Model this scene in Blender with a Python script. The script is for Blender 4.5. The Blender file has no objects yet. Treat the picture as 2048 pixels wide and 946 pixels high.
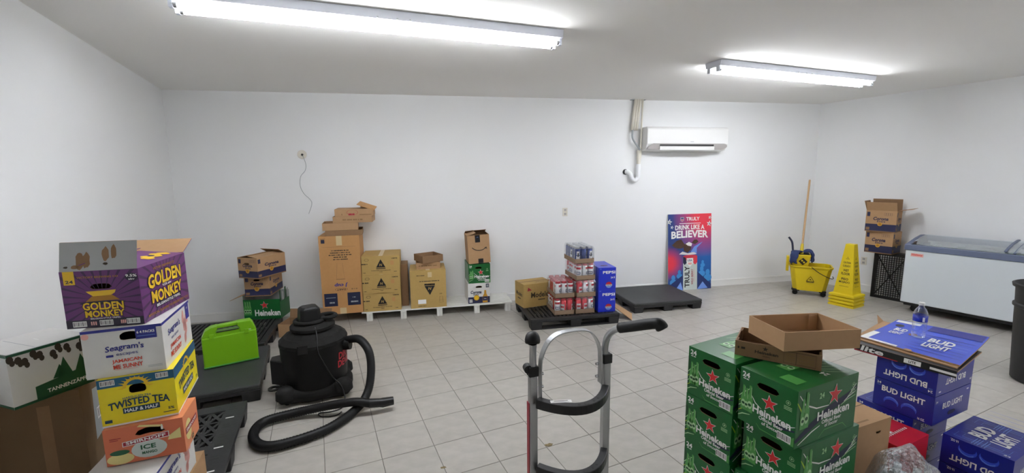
import bpy, bmesh, math, random
from mathutils import Vector, Matrix
random.seed(7)
PI = math.pi
R = math.radians
C = bpy.context.scene.collection
SC = bpy.context.scene

# ------------------------------------------------------------------ camera, world, exposure
cam = bpy.data.cameras.new('camera')
cam.sensor_fit = 'HORIZONTAL'
cam.sensor_width = 36.0
cam.lens = 870.0 * 36.0 / 2048.0
cam.clip_start = 0.05
cam_o = bpy.data.objects.new('camera', cam)
C.objects.link(cam_o)
CR, CU, CF = Vector((0.9780, -0.2084, -0.0098)), Vector((0.0387, 0.1351, 0.9901)), Vector((0.2050, 0.9687, -0.1402))
CR.normalize()
CF = (CF - CR * CF.dot(CR)).normalized()
CU = CR.cross(CF)
CAM = Vector((0, 0, 1.783))
mw = Matrix((CR, CU, -CF)).transposed().to_4x4()
mw.translation = CAM
cam_o.matrix_world = mw
SC.camera = cam_o
w = bpy.data.worlds.new('world')
SC.world = w
w.use_nodes = True
w.node_tree.nodes['Background'].inputs[0].default_value = (0.8, 0.85, 0.9, 1)
w.node_tree.nodes['Background'].inputs[1].default_value = 0.3
SC.view_settings.view_transform = 'Standard'
SC.view_settings.look = 'None'
SC.view_settings.gamma = 1
SC.view_settings.use_curve_mapping = False
SC.view_settings.exposure = 1.80
SC.cycles.max_bounces = 10
SC.cycles.diffuse_bounces = 6
SC.cycles.transparent_max_bounces = 32
TUBE_STRENGTH = 17.0

def in_view(p):
    d = Vector(p) - CAM
    z = d.dot(CF)
    if z < 0.1:
        return None
    return 1024 + 870 * d.dot(CR) / z, 473 - 870 * d.dot(CU) / z, z

# ------------------------------------------------------------------ materials
def lin(h):
    h = h.lstrip('#')
    c = [int(h[i:i + 2], 16) / 255 for i in (0, 2, 4)]
    return tuple(x / 12.92 if x <= .04045 else ((x + .055) / 1.055) ** 2.4 for x in c) + (1,)

M = {}
def mat(name, hexc, rough=.55, metal=0.0, noise=None, bump=None, spec=.5, hex2=None, rand=0, stretch=None, trans=0, emit=0):
    m = bpy.data.materials.new(name)
    m.use_nodes = True
    nt = m.node_tree
    b = nt.nodes['Principled BSDF']
    b.inputs['Base Color'].default_value = lin(hexc)
    b.inputs['Roughness'].default_value = rough
    b.inputs['Metallic'].default_value = metal
    b.inputs['Specular IOR Level'].default_value = spec
    if trans:
        b.inputs['Transmission Weight'].default_value = trans
    if emit:
        b.inputs['Emission Color'].default_value = lin(hexc)
        b.inputs['Emission Strength'].default_value = emit
    tc = nt.nodes.new('ShaderNodeTexCoord')
    src = tc.outputs['Object']
    if stretch:
        mp = nt.nodes.new('ShaderNodeMapping')
        mp.inputs['Scale'].default_value = stretch
        nt.links.new(src, mp.inputs['Vector'])
        src = mp.outputs['Vector']
    col = None
    if noise:
        n = nt.nodes.new('ShaderNodeTexNoise')
        n.inputs['Scale'].default_value = noise[0]
        n.inputs['Detail'].default_value = 5
        nt.links.new(src, n.inputs['Vector'])
        r = nt.nodes.new('ShaderNodeValToRGB')
        r.color_ramp.elements[0].position = .5 - noise[1]
        r.color_ramp.elements[1].position = .5 + noise[1]
        r.color_ramp.elements[0].color = lin(hex2 or hexc)
        r.color_ramp.elements[1].color = lin(hexc)
        nt.links.new(n.outputs['Fac'], r.inputs['Fac'])
        col = r.outputs['Color']
    if rand:
        oi = nt.nodes.new('ShaderNodeObjectInfo')
        geo = nt.nodes.new('ShaderNodeNewGeometry')
        ad = nt.nodes.new('ShaderNodeMath'); ad.operation = 'ADD'
        nt.links.new(oi.outputs['Random'], ad.inputs[0]); nt.links.new(geo.outputs['Random Per Island'], ad.inputs[1])
        fr = nt.nodes.new('ShaderNodeMath'); fr.operation = 'FRACT'
        nt.links.new(ad.outputs[0], fr.inputs[0])
        mr = nt.nodes.new('ShaderNodeMapRange')
        mr.inputs['To Min'].default_value = 1 - rand
        mr.inputs['To Max'].default_value = 1 + rand
        nt.links.new(fr.outputs[0], mr.inputs['Value'])
        hs = nt.nodes.new('ShaderNodeHueSaturation')
        hs.inputs['Color'].default_value = lin(hexc)
        if col:
            nt.links.new(col, hs.inputs['Color'])
        nt.links.new(mr.outputs[0], hs.inputs['Value'])
        col = hs.outputs['Color']
    if col:
        nt.links.new(col, b.inputs['Base Color'])
    if bump:
        n2 = nt.nodes.new('ShaderNodeTexNoise')
        n2.inputs['Scale'].default_value = bump[0]
        n2.inputs['Detail'].default_value = 3
        nt.links.new(src, n2.inputs['Vector'])
        bp = nt.nodes.new('ShaderNodeBump')
        bp.inputs['Strength'].default_value = bump[1]
        bp.inputs['Distance'].default_value = .004
        nt.links.new(n2.outputs['Fac'], bp.inputs['Height'])
        nt.links.new(bp.outputs['Normal'], b.inputs['Normal'])
    M[name] = m
    return m

mat('wall', 'e8e9e9', .6, bump=(180, .12))
mat('ceiling', 'f0efec', .85, bump=(120, .15))
mat('trim', 'e6e6e4', .4)
mat('grout', '77746c', .9)
mat('tile', 'b4b0a8', .36, noise=(9, .22), hex2='a6a29a', rand=.035, bump=(30, .06), stretch=(1, 1.6, 1))
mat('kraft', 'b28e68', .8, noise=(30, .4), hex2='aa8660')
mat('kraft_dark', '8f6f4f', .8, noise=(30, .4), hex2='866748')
mat('kraft_gold', 'b99a5c', .75, noise=(30, .4), hex2='b19254')
mat('kraft_orange', 'bf8f5a', .75, noise=(30, .4), hex2='b78752')
mat('kraft_old', '7a6144', .85, noise=(6, .4), hex2='6b5439')
mat('tape', 'cbb68c', .3)
mat('ink', '3a2f22', .7)
mat('ink_light', '8a6a44', .7)
mat('black', '141414', .5)
mat('black_print', '18181c', .4)
mat('white_print', 'e9e9e6', .45)
mat('grey_print', '9aa0a2', .5)
mat('white_card', 'd9d8d4', .45, noise=(20, .4), hex2='d3d2ce')
mat('grey_card', 'a9abaa', .6, noise=(14, .4), hex2='a2a4a3')
mat('purple', '66306f', .38)
mat('purple_dark', '41234f', .38)
mat('purple_ink', '2a2236', .4)
mat('gold', 'e6bb22', .4)
mat('gold_dark', 'a8761a', .4)
mat('navy', '2b2f8c', .4)
mat('navy_dark', '1d2440', .45)
mat('red_text', 'd8452f', .45)
mat('pink', 'e2a79e', .5)
mat('yellow', 'ead51a', .38)
mat('tea_blue', '1c5a7c', .4)
mat('tea_navy', '153a52', .4)
mat('orange', 'd4724e', .42)
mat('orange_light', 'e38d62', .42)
mat('dark_red', 'a02233', .42)
mat('lime_print', 'b9cf43', .4)
mat('lemon', 'e0d18a', .45)
mat('pale_grey', 'c6cfc9', .45)
mat('green_text', '1f5a3a', .45)
mat('tan_green', '0f5034', .4)
mat('hgreen', '11602a', .3)
mat('hgreen_dark', '0e4a22', .3)
mat('hgreen_light', '4f9a4a', .3)
mat('hgreen_pale', 'a7cf9a', .3)
mat('hlime', '9fbf2a', .35)
mat('hred', 'd0282c', .35)
mat('bud', '182592', .3, noise=(7, .5), hex2='141e80')
mat('bud_light', '3552cf', .3)
mat('bud_pale', '6f96e0', .3)
mat('pepsi', '1a2fbe', .3)
mat('red_card', 'c3182c', .38)
mat('cor_navy', '23264a', .5)
mat('cor_gold', 'c9962c', .45)
mat('black_plastic', '121214', .42, noise=(12, .3), hex2='0f0f11')
mat('pallet_black', '1c1c1e', .5, noise=(5, .3), hex2='28282a', bump=(60, .15))
mat('pallet_grey', '37393a', .55, noise=(5, .25), hex2='28292a', bump=(200, .3))
mat('rubber', '0f0f10', .5, spec=.35)
mat('vac', '0f0f10', .5, spec=.3, noise=(6, .3), hex2='171717')
mat('vac_dust', '222120', .85, spec=.25, noise=(8, .3), hex2='1b1b1a')
mat('tray_brown', '927a64', .8, noise=(30, .4), hex2='8a725c')
mat('lime', '7cb916', .35, bump=(300, .25))
mat('white_paint', 'e4e4df', .55, noise=(10, .4), hex2='d8d8d2', bump=(40, .2))
mat('alu', 'b8babc', .32, .85, bump=(300, .15))
mat('steel', 'c4c6c8', .22, .95)
mat('can_silver', 'c9ccd0', .25, .8)
mat('can_red', 'c92a3c', .28, .3)
mat('can_white', 'dcdde0', .3, .2)
mat('can_blue', '263a78', .28, .3)
mat('yellow_plastic', 'ddc315', .38, noise=(5, .3), hex2='d2b70f')
mat('ac_white', 'e4e4e2', .3)
mat('ac_grey', 'b4b0ae', .35)
mat('duct', 'dad5c8', .5)
mat('pvc', 'eef0f2', .3)
mat('mop_blue', '2c3a66', .9, bump=(150, .6))
mat('wood', 'c3a077', .55, noise=(8, .4), hex2='b8946a', stretch=(8, 8, 1))
mat('freezer_white', 'cfd6da', .35)
mat('freezer_trim', '66708a', .4)
mat('freezer_in', 'b6bcbc', .5)
mat('frost', 'b9c0bd', .6, noise=(10, .3), hex2='9aa4a4')
mat('bin_black', '1e1e1f', .55, bump=(80, .1))
mat('poster_blue', '1d5fae', .3)
mat('poster_navy', '23356f', .3)
mat('poster_red', 'd93a4c', .3)
mat('poster_purple', '5a3a8a', .3)
mat('poster_cyan', '3f8fd0', .3)
mat('brown_feather', '4a3226', .4)
mat('paper', 'd8d8d4', .6)
mat('stain', '8f7f58', .8, noise=(60, .2), hex2='5f5238')
mat('fixture_white', 'd4d8e2', .35)
mat('tube', 'f7f9fc', .3, emit=TUBE_STRENGTH)
mat('water_label', '2f3fae', .35)

def glass_mat(name, tint, rough, gloss):
    m = bpy.data.materials.new(name)
    m.use_nodes = True
    nt = m.node_tree
    nt.nodes.clear()
    o = nt.nodes.new('ShaderNodeOutputMaterial')
    mx = nt.nodes.new('ShaderNodeMixShader')
    t = nt.nodes.new('ShaderNodeBsdfTransparent')
    t.inputs[0].default_value = lin(tint)
    g = nt.nodes.new('ShaderNodeBsdfGlossy')
    g.inputs['Roughness'].default_value = rough
    g.inputs[0].default_value = (.95, .97, 1, 1)
    lw = nt.nodes.new('ShaderNodeLayerWeight')
    lw.inputs['Blend'].default_value = gloss
    mu = nt.nodes.new('ShaderNodeMath'); mu.operation = 'MULTIPLY_ADD'
    mu.inputs[1].default_value = .75; mu.inputs[2].default_value = .05
    nt.links.new(lw.outputs['Facing'], mu.inputs[0])
    nt.links.new(mu.outputs[0], mx.inputs[0])
    nt.links.new(t.outputs[0], mx.inputs[1])
    nt.links.new(g.outputs[0], mx.inputs[2])
    nt.links.new(mx.outputs[0], o.inputs[0])
    M[name] = m
    return nt
glass_mat('clear', 'f8fbfd', .06, .35)
glass_mat('film', 'f6f6f6', .18, .15)
glass_mat('freezer_glass', 'f4f8f8', .05, .25)
nt = glass_mat('wrap', 'e6e8ea', .2, .6)
n = nt.nodes.new('ShaderNodeTexNoise'); n.inputs['Scale'].default_value = 22; n.inputs['Detail'].default_value = 6
bp = nt.nodes.new('ShaderNodeBump'); bp.inputs['Strength'].default_value = .9; bp.inputs['Distance'].default_value = .03
nt.links.new(n.outputs['Fac'], bp.inputs['Height'])
for nd in nt.nodes:
    if nd.type in ('BSDF_GLOSSY', 'LAYER_WEIGHT'):
        nt.links.new(bp.outputs['Normal'], nd.inputs['Normal'])

# ------------------------------------------------------------------ mesh helpers
class MB:
    def __init__(s):
        s.v = []; s.f = []; s.m = []; s.mats = []
    def mi(s, name):
        if name not in s.mats:
            s.mats.append(name)
        return s.mats.index(name)
    def add(s, vs, fs, m, xf=None):
        b = len(s.v)
        for p in vs:
            p = Vector(p)
            s.v.append(xf @ p if xf else p)
        k = s.mi(m)
        for q in fs:
            s.f.append([b + i for i in q]); s.m.append(k)
        return s
    def box(s, c, size, m, rz=0, xf=None):
        x, y, z = (a / 2 for a in size)
        vs = [(i * x, j * y, k * z) for i in (-1, 1) for j in (-1, 1) for k in (-1, 1)]
        fs = [(0, 1, 3, 2), (4, 6, 7, 5), (0, 4, 5, 1), (2, 3, 7, 6), (0, 2, 6, 4), (1, 5, 7, 3)]
        T = Matrix.Translation(Vector(c)) @ Matrix.Rotation(rz, 4, 'Z')
        return s.add(vs, fs, m, (xf @ T) if xf else T)
    def taper(s, z0, s0, z1, s1, m, c=(0, 0), xf=None, ch=0):
        def ring(z, sz):
            a, b = sz[0] / 2, sz[1] / 2
            if ch:
                k = ch
                pts = [(-a + k, -b), (a - k, -b), (a, -b + k), (a, b - k), (a - k, b), (-a + k, b), (-a, b - k), (-a, -b + k)]
            else:
                pts = [(-a, -b), (a, -b), (a, b), (-a, b)]
            return [(c[0] + p[0], c[1] + p[1], z) for p in pts]
        A, B = ring(z0, s0), ring(z1, s1)
        n = len(A)
        fs = [(i, (i + 1) % n, n + (i + 1) % n, n + i) for i in range(n)] + [tuple(range(n))[::-1], tuple(range(n, 2 * n))]
        return s.add(A + B, fs, m, xf)
    def prism(s, pts, z0, z1, m, xf=None, top=None):
        n = len(pts)
        vs = [(p[0], p[1], z0) for p in pts] + [(p[0], p[1], z1) for p in pts]
        s.add(vs, [(i, (i + 1) % n, n + (i + 1) % n, n + i) for i in range(n)] + [tuple(range(n))[::-1]] + ([] if top else [tuple(range(n, 2 * n))]), m, xf)
        if top:
            s.add(vs[n:], [tuple(range(n))], top, xf)
        return s
    def tube(s, path, r, m, seg=10, cap=True, xf=None):
        path = [Vector(p) for p in path]
        n = len(path)
        rr = r if isinstance(r, (list, tuple)) else [r] * n
        vs = []
        up = None
        for i, p in enumerate(path):
            t = (path[min(i + 1, n - 1)] - path[max(i - 1, 0)]).normalized()
            if up is None:
                up = Vector((0, 0, 1)) if abs(t.z) < .9 else Vector((1, 0, 0))
            a = t.cross(up).normalized()
            up = a.cross(t).normalized()
            for k in range(seg):
                an = 2 * PI * k / seg
                vs.append(p + (a * math.cos(an) + up * math.sin(an)) * rr[i])
        fs = [(i * seg + k, i * seg + (k + 1) % seg, (i + 1) * seg + (k + 1) % seg, (i + 1) * seg + k) for i in range(n - 1) for k in range(seg)]
        if cap:
            fs += [tuple(range(seg))[::-1], tuple(range((n - 1) * seg, n * seg))]
        return s.add(vs, fs, m, xf)
    def lathe(s, prof, m, seg=24, xf=None, cap=True):
        vs = [(r * math.cos(2 * PI * k / seg), r * math.sin(2 * PI * k / seg), z) for r, z in prof for k in range(seg)]
        n = len(prof)
        fs = [(i * seg + k, i * seg + (k + 1) % seg, (i + 1) * seg + (k + 1) % seg, (i + 1) * seg + k) for i in range(n - 1) for k in range(seg)]
        if cap:
            fs += [tuple(range(seg))[::-1], tuple(range((n - 1) * seg, n * seg))]
        return s.add(vs, fs, m, xf)
    def mesh(s, name, smooth=False):
        me = bpy.data.meshes.new(name)
        me.from_pydata([tuple(v) for v in s.v], [], s.f)
        for k in s.mats:
            me.materials.append(M[k])
        me.polygons.foreach_set('material_index', s.m)
        if smooth:
            me.polygons.foreach_set('use_smooth', [True] * len(s.f))
        me.update()
        return me
    def build(s, name, parent=None, smooth=False, bevel=0, fix=True, auto=None, label=None):
        me = s.mesh(name, smooth)
        if fix:
            bm = bmesh.new(); bm.from_mesh(me)
            bmesh.ops.recalc_face_normals(bm, faces=bm.faces)
            bm.to_mesh(me); bm.free()
        if auto:
            me.set_sharp_from_angle(angle=R(auto))
        o = bpy.data.objects.new(name, me)
        C.objects.link(o)
        if parent:
            o.parent = parent
        if bevel:
            b = o.modifiers.new('bevel', 'BEVEL'); b.width = bevel; b.segments = 2; b.limit_method = 'ANGLE'; b.angle_limit = R(35)
        if label:
            o['label'] = label
        return o

def smooth_path(pts, n=6):
    pts = [Vector(p) for p in pts]
    out = []
    for i in range(len(pts) - 1):
        p0, p1, p2, p3 = pts[max(i - 1, 0)], pts[i], pts[i + 1], pts[min(i + 2, len(pts) - 1)]
        for k in range(n):
            t = k / n
            out.append(.5 * ((2 * p1) + (p2 - p0) * t + (2 * p0 - 5 * p1 + 4 * p2 - p3) * t * t + (3 * p1 - p0 - 3 * p2 + p3) * t ** 3))
    out.append(pts[-1])
    return out

def tag(o, label, cat, group=None):
    o['label'] = label; o['category'] = cat
    if group:
        o['group'] = group
    return o
def thing(name, label, cat, loc=(0, 0, 0), rz=0, group=None, tilt=(0, 0)):
    o = bpy.data.objects.new(name, None)
    o.empty_display_size = .05
    C.objects.link(o)
    o.location = loc
    o.rotation_euler = (tilt[0], tilt[1], rz)
    return tag(o, label, cat, group)
def struct(o):
    o['kind'] = 'structure'
    return o
def dup(root, loc, rz, label, tilt=(0, 0)):
    r = root.copy(); C.objects.link(r)
    r.location = loc; r.rotation_euler = (tilt[0], tilt[1], rz)
    r['label'] = label
    for ch in list(root.children):
        c = ch.copy(); C.objects.link(c); c.parent = r
        for g in list(ch.children):
            d = g.copy(); C.objects.link(d); d.parent = c
    return r

# ------------------------------------------------------------------ lettering and flat print
_tc = {}
def text_geo(s, bold):
    key = (s, bold)
    if key not in _tc:
        cu = bpy.data.curves.new('lettering', 'FONT')
        cu.body = s; cu.size = 1; cu.resolution_u = 2; cu.offset = bold; cu.align_x = 'LEFT'
        ob = bpy.data.objects.new('lettering', cu)
        C.objects.link(ob)
        bpy.context.view_layer.update()
        dg = bpy.context.evaluated_depsgraph_get()
        ev = ob.evaluated_get(dg)
        me = ev.to_mesh()
        vs = [(v.co.x, v.co.y) for v in me.vertices]
        fs = [tuple(p.vertices) for p in me.polygons]
        ev.to_mesh_clear()
        bpy.data.objects.remove(ob); bpy.data.curves.remove(cu)
        x0, x1 = min(v[0] for v in vs), max(v[0] for v in vs)
        y0, y1 = min(v[1] for v in vs), max(v[1] for v in vs)
        _tc[key] = ([((a - x0) / (x1 - x0) - .5, (b - y0) / (y1 - y0) - .5) for a, b in vs], fs)
    return _tc[key]

class Print:
    """flat print on one face: O corner, U right, V up, N outward, in the thing's own space"""
    def __init__(s, O, U, V, N):
        s.O, s.U, s.V, s.N = (Vector(a) for a in (O, U, V, N))
        s.mb = MB()
    def raw(s, pts, faces, m, layer=0):
        e = .0006 + .0005 * layer
        s.mb.add([s.O + s.U * a + s.V * b + s.N * e for a, b in pts], faces, m)
        return s
    def poly(s, pts, m, layer=0):
        return s.raw(pts, [tuple(range(len(pts)))], m, layer)
    def rect(s, u0, v0, u1, v1, m, layer=0):
        return s.poly([(u0, v0), (u1, v0), (u1, v1), (u0, v1)], m, layer)
    def ell(s, u, v, a, b, m, layer=0, n=20):
        return s.poly([(u + a * math.cos(2 * PI * k / n), v + b * math.sin(2 * PI * k / n)) for k in range(n)], m, layer)
    def star(s, u, v, r, m, layer=0, rot=0, inner=.4):
        return s.poly([(u + (r if k % 2 == 0 else r * inner) * math.sin(PI * k / 5 + rot), v + (r if k % 2 == 0 else r * inner) * math.cos(PI * k / 5 + rot)) for k in range(10)], m, layer)
    def text(s, t, u, v, wd, ht, m, layer=2, rot=0, bold=.025, shear=0, arc=0):
        vs, fs = text_geo(t, bold)
        c, sn = math.cos(rot), math.sin(rot)
        out = []
        for a, b in vs:
            x, y = a * wd + b * ht * shear, b * ht + arc * (1 - (2 * a) ** 2) * ht
            out.append((u + c * x - sn * y, v + sn * x + c * y))
        return s.raw(out, fs, m, layer)
    def scrib(s, u, v, wd, ht, m, layer=1):
        r_ = random.Random(int(u * 1e4 + v * 1e3))
        x = u - wd / 2
        while x < u + wd / 2 - ht * .4:
            k = min(ht * r_.choice((.5, .9, 1.3)), u + wd / 2 - x)
            s.rect(x, v - ht * .36, x + k, v + ht * .36, m, layer)
            x += k + ht * r_.choice((.12, .12, .5))
        return s
    def barcode(s, u, v, wd, ht, layer=1):
        s.rect(u - wd / 2, v - ht / 2, u + wd / 2, v + ht / 2, 'white_print', layer)
        n = 9
        for k in range(n):
            x = u - wd * .42 + wd * .84 * k / (n - 1)
            s.rect(x - wd * .02, v - ht * .35, x + wd * (.015 if k % 3 else .035), v + ht * .38, 'black_print', layer + 1)
        return s
    def arcband(s, u, v, r0, r1, a0, a1, m, layer=0, n=10, sq=1):
        A = [a0 + (a1 - a0) * k / n for k in range(n + 1)]
        return s.poly([(u + r1 * math.cos(a), v + sq * r1 * math.sin(a)) for a in A] + [(u + r0 * math.cos(a), v + sq * r0 * math.sin(a)) for a in A[::-1]], m, layer)
    def stroke(s, pts, wd, m, layer=0):
        L, Rr = [], []
        n = len(pts)
        for i, p in enumerate(pts):
            a, b = pts[max(0, i - 1)], pts[min(n - 1, i + 1)]
            dx, dy = b[0] - a[0], b[1] - a[1]
            l = math.hypot(dx, dy) or 1
            k = wd / 2 * (1 if 0 < i < n - 1 else .5)
            L.append((p[0] - dy / l * k, p[1] + dx / l * k)); Rr.append((p[0] + dy / l * k, p[1] - dx / l * k))
        return s.poly(L + Rr[::-1], m, layer)
    def build(s, name, parent):
        return s.mb.build(name, parent, fix=False) if s.mb.f else None

# ------------------------------------------------------------------ cartons
def axes(w_, d_, h_):
    return {'front': ((-w_ / 2, -d_ / 2, 0), (1, 0, 0), (0, 0, 1), (0, -1, 0), w_, h_),
            'right': ((w_ / 2, -d_ / 2, 0), (0, 1, 0), (0, 0, 1), (1, 0, 0), d_, h_),
            'back': ((w_ / 2, d_ / 2, 0), (-1, 0, 0), (0, 0, 1), (0, 1, 0), w_, h_),
            'left': ((-w_ / 2, d_ / 2, 0), (0, -1, 0), (0, 0, 1), (-1, 0, 0), d_, h_),
            'bottom': ((-w_ / 2, d_ / 2, 0), (1, 0, 0), (0, -1, 0), (0, 0, -1), w_, d_),
            'top': ((-w_ / 2, -d_ / 2, h_), (1, 0, 0), (0, 1, 0), (0, 0, 1), w_, d_)}

def panel(mb, O, U, V, N, lu, lv, t, hole, m, inm):
    O, U, V, N = Vector(O), Vector(U), Vector(V), Vector(N)
    P = lambda a, b, k: O + U * a + V * b - N * (t * k)
    if not hole:
        q = [(0, 0), (lu, 0), (lu, lv), (0, lv)]
        vs = [P(a, b, 0) for a, b in q] + [P(a, b, 1) for a, b in q]
        mb.add(vs, [(0, 1, 2, 3), (0, 4, 5, 1), (1, 5, 6, 2), (2, 6, 7, 3), (3, 7, 4, 0)], m)
        mb.add(vs, [(7, 6, 5, 4)], inm)
        return
    cu, cv, a, b = hole[:4]
    shape = hole[4] if len(hole) > 4 else 0
    ang = sorted([2 * PI * k / 20 for k in range(20)] + [math.atan2(y - cv, x - cu) % (2 * PI) for x, y in ((0, 0), (lu, 0), (lu, lv), (0, lv))])
    inn, out = [], []
    for t_ in ang:
        c, s_ = math.cos(t_), math.sin(t_)
        r = 1 / ((abs(c / a) ** 3.2 + abs(s_ / b) ** 3.2) ** (1 / 3.2))
        yy = r * s_
        if shape:
            yy += shape * b * (1 - (r * c / a) ** 2)
        inn.append((cu + r * c, cv + yy))
        k = min([(lu - cu) / c if c > 1e-9 else 9e9, -cu / c if c < -1e-9 else 9e9, (lv - cv) / s_ if s_ > 1e-9 else 9e9, -cv / s_ if s_ < -1e-9 else 9e9])
        out.append((cu + k * c, cv + k * s_))
    n = len(ang)
    vs = [P(x, y, 0) for x, y in out] + [P(x, y, 0) for x, y in inn] + [P(x, y, 1) for x, y in out] + [P(x, y, 1) for x, y in inn]
    f1, f2 = [], []
    for i in range(n):
        j = (i + 1) % n
        f1 += [(i, j, n + j, n + i), (i, 2 * n + i, 2 * n + j, j)]
        f2 += [(2 * n + j, 2 * n + i, 3 * n + i, 3 * n + j), (n + i, n + j, 3 * n + j, 3 * n + i)]
    mb.add(vs, f1, m)
    mb.add(vs, f2, inm)

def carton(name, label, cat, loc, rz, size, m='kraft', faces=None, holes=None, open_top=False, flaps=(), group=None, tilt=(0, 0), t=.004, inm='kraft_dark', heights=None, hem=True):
    w_, d_, h_ = size
    faces = faces or {}; holes = holes or {}
    root = thing(name, label, cat, loc, rz, group, tilt)
    mb = MB()
    A = axes(w_, d_, h_)
    for k, (O, U, V, N, lu, lv) in A.items():
        if k == 'top' and open_top:
            continue
        if heights and k in heights:
            lv = heights[k]
        O, U, V = Vector(O), Vector(U), Vector(V)
        if k in ('left', 'right'):
            O = O + U * t; lu -= 2 * t
        if k in ('top', 'bottom'):
            O = O + U * t + V * t; lu -= 2 * t; lv -= 2 * t
        hole = holes.get(k)
        if hole and k in ('left', 'right'):
            hole = (hole[0] - t,) + tuple(hole[1:])
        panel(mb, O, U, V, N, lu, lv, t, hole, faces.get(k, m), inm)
    mb.build('body', root, fix=False)
    for fl in flaps:
        side, a, L = fl[:3]
        om = fl[3] if len(fl) > 3 else faces.get(side, m)
        im = fl[4] if len(fl) > 4 else inm
        O, U, V, N, lu, lv = A[side]
        O, U, V, N = (Vector(x) for x in (O, U, V, N))
        if heights and side in heights:
            lv = heights[side]
        D = V * math.cos(a) + N * math.sin(a)
        Nn = N * math.cos(a) - V * math.sin(a)
        fb = MB()
        panel(fb, O + V * lv + U * .004, U, D, Nn, lu - .008, L, t * .8, None, om, im)
        fb.build('flap', root, fix=False)
    return root
def pr(size, face):
    O, U, V, N, lu, lv = axes(*size)[face]
    return Print(O, U, V, N)
def pr180(size, face):
    O, U, V, N, lu, lv = axes(*size)[face]
    O, U, V = Vector(O), Vector(U), Vector(V)
    return Print(O + U * lu + V * lv, -U, -V, N)

# ================================================================== STRUCTURE
BL, BR = (-2.86, 5.93), (6.28, 5.93)
TL, TR = math.tan(R(13.5)), math.tan(R(14.0))
YF = -2.6
FL, FR = (BL[0] + (BL[1] - YF) * TL, YF), (BR[0] + (BR[1] - YF) * TR, YF)
ROOM = [FL, FR, BR, BL]
zc = lambda x: 2.797 + (x + 2.86) * .0052

def wall(name, a, b):
    a, b = Vector((*a, 0)), Vector((*b, 0))
    d = (b - a).normalized()
    nrm = Vector((-d.y, d.x, 0))
    a2, b2 = a - d * .12, b + d * .12
    mb = MB()
    o = nrm * .12
    vs = [a2, b2, b2 + o, a2 + o]
    top = [Vector((p.x, p.y, zc(p.x) + .02)) for p in vs]
    bot = [Vector((p.x, p.y, -.05)) for p in vs]
    mb.add(bot + top, [(0, 1, 5, 4), (1, 2, 6, 5), (2, 3, 7, 6), (3, 0, 4, 7), (0, 3, 2, 1), (4, 5, 6, 7)], 'wall')
    struct(mb.build(name))
    if name == 'wall_front':
        return
    inn = -nrm
    bb = MB()
    for (z0, z1, k) in ((0.0, .088, .014), (.088, .100, .018), (.100, .108, .009)):
        vs = [a, b, b + inn * k, a + inn * k]
        bb.add([Vector((p.x, p.y, z0)) for p in vs] + [Vector((p.x, p.y, z1)) for p in vs], [(0, 1, 5, 4), (1, 2, 6, 5), (2, 3, 7, 6), (3, 0, 4, 7), (0, 3, 2, 1), (4, 5, 6, 7)], 'trim')
    struct(bb.build(name.replace('wall', 'baseboard')))
wall('wall_front', FR, FL)
wall('wall_right', BR, FR)
wall('wall_back', BL, BR)
wall('wall_left', FL, BL)
mb = MB()
cp = [(-3.2, YF - .2), (8.8, YF - .2), (8.8, 6.1), (-3.2, 6.1)]
mb.add([(x, y, zc(x)) for x, y in cp] + [(x, y, zc(x) + .1) for x, y in cp], [(0, 1, 2, 3), (4, 5, 6, 7), (0, 1, 5, 4), (1, 2, 6, 5), (2, 3, 7, 6), (3, 0, 4, 7)], 'ceiling')
struct(mb.build('ceiling'))

# floor: grout bed and tiles laid at an angle to the rear wall
mb = MB()
fp = [(p[0] + (-.1 if p[0] < 1 else .1), p[1] + (-.1 if p[1] < 1 else .1)) for p in ROOM]
mb.prism(fp, -.06, -.0025, 'grout')
floor = struct(mb.build('floor'))
TS, TJ = .335, .0045
ta = R(12.23)
tx, ty = Vector((math.cos(ta), math.sin(ta))), Vector((-math.sin(ta), math.cos(ta)))
torg = Vector((.1043, 2.405))
def clip(poly, inset=.002):
    out = [Vector(p) for p in poly]
    n = len(ROOM)
    for i in range(n):
        a, b = Vector(ROOM[i]), Vector(ROOM[(i + 1) % n])
        d = (b - a).normalized()
        nm = Vector((-d.y, d.x))
        res = []
        for k in range(len(out)):
            p, q = out[k], out[(k + 1) % len(out)]
            dp, dq = (p - a).dot(nm) - inset, (q - a).dot(nm) - inset
            if dp >= 0:
                res.append(p)
            if dp * dq < 0:
                res.append(p + (q - p) * (dp / (dp - dq)))
        out = res
        if not out:
            return []
    return out
def tile_geo(mb, poly, c):
    n = len(poly)
    k = .0018
    cen = sum((Vector(p) for p in poly), Vector((0, 0))) / n
    def ins(p):
        d = cen - Vector(p)
        return Vector(p) + d.normalized() * min(k * 1.4, d.length * .3)
    lo = [(p[0] - c[0], p[1] - c[1], -.006) for p in poly]
    mid = [(p[0] - c[0], p[1] - c[1], -.0012) for p in poly]
    hi = [(ins(p)[0] - c[0], ins(p)[1] - c[1], 0) for p in poly]
    fs = [(i, (i + 1) % n, n + (i + 1) % n, n + i) for i in range(n)] + [(n + i, n + (i + 1) % n, 2 * n + (i + 1) % n, 2 * n + i) for i in range(n)] + [tuple(range(2 * n, 3 * n))]
    mb.add(lo + mid + hi, fs, 'tile')
hs = TS / 2 - TJ / 2
base_tile = None
cand = []
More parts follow.
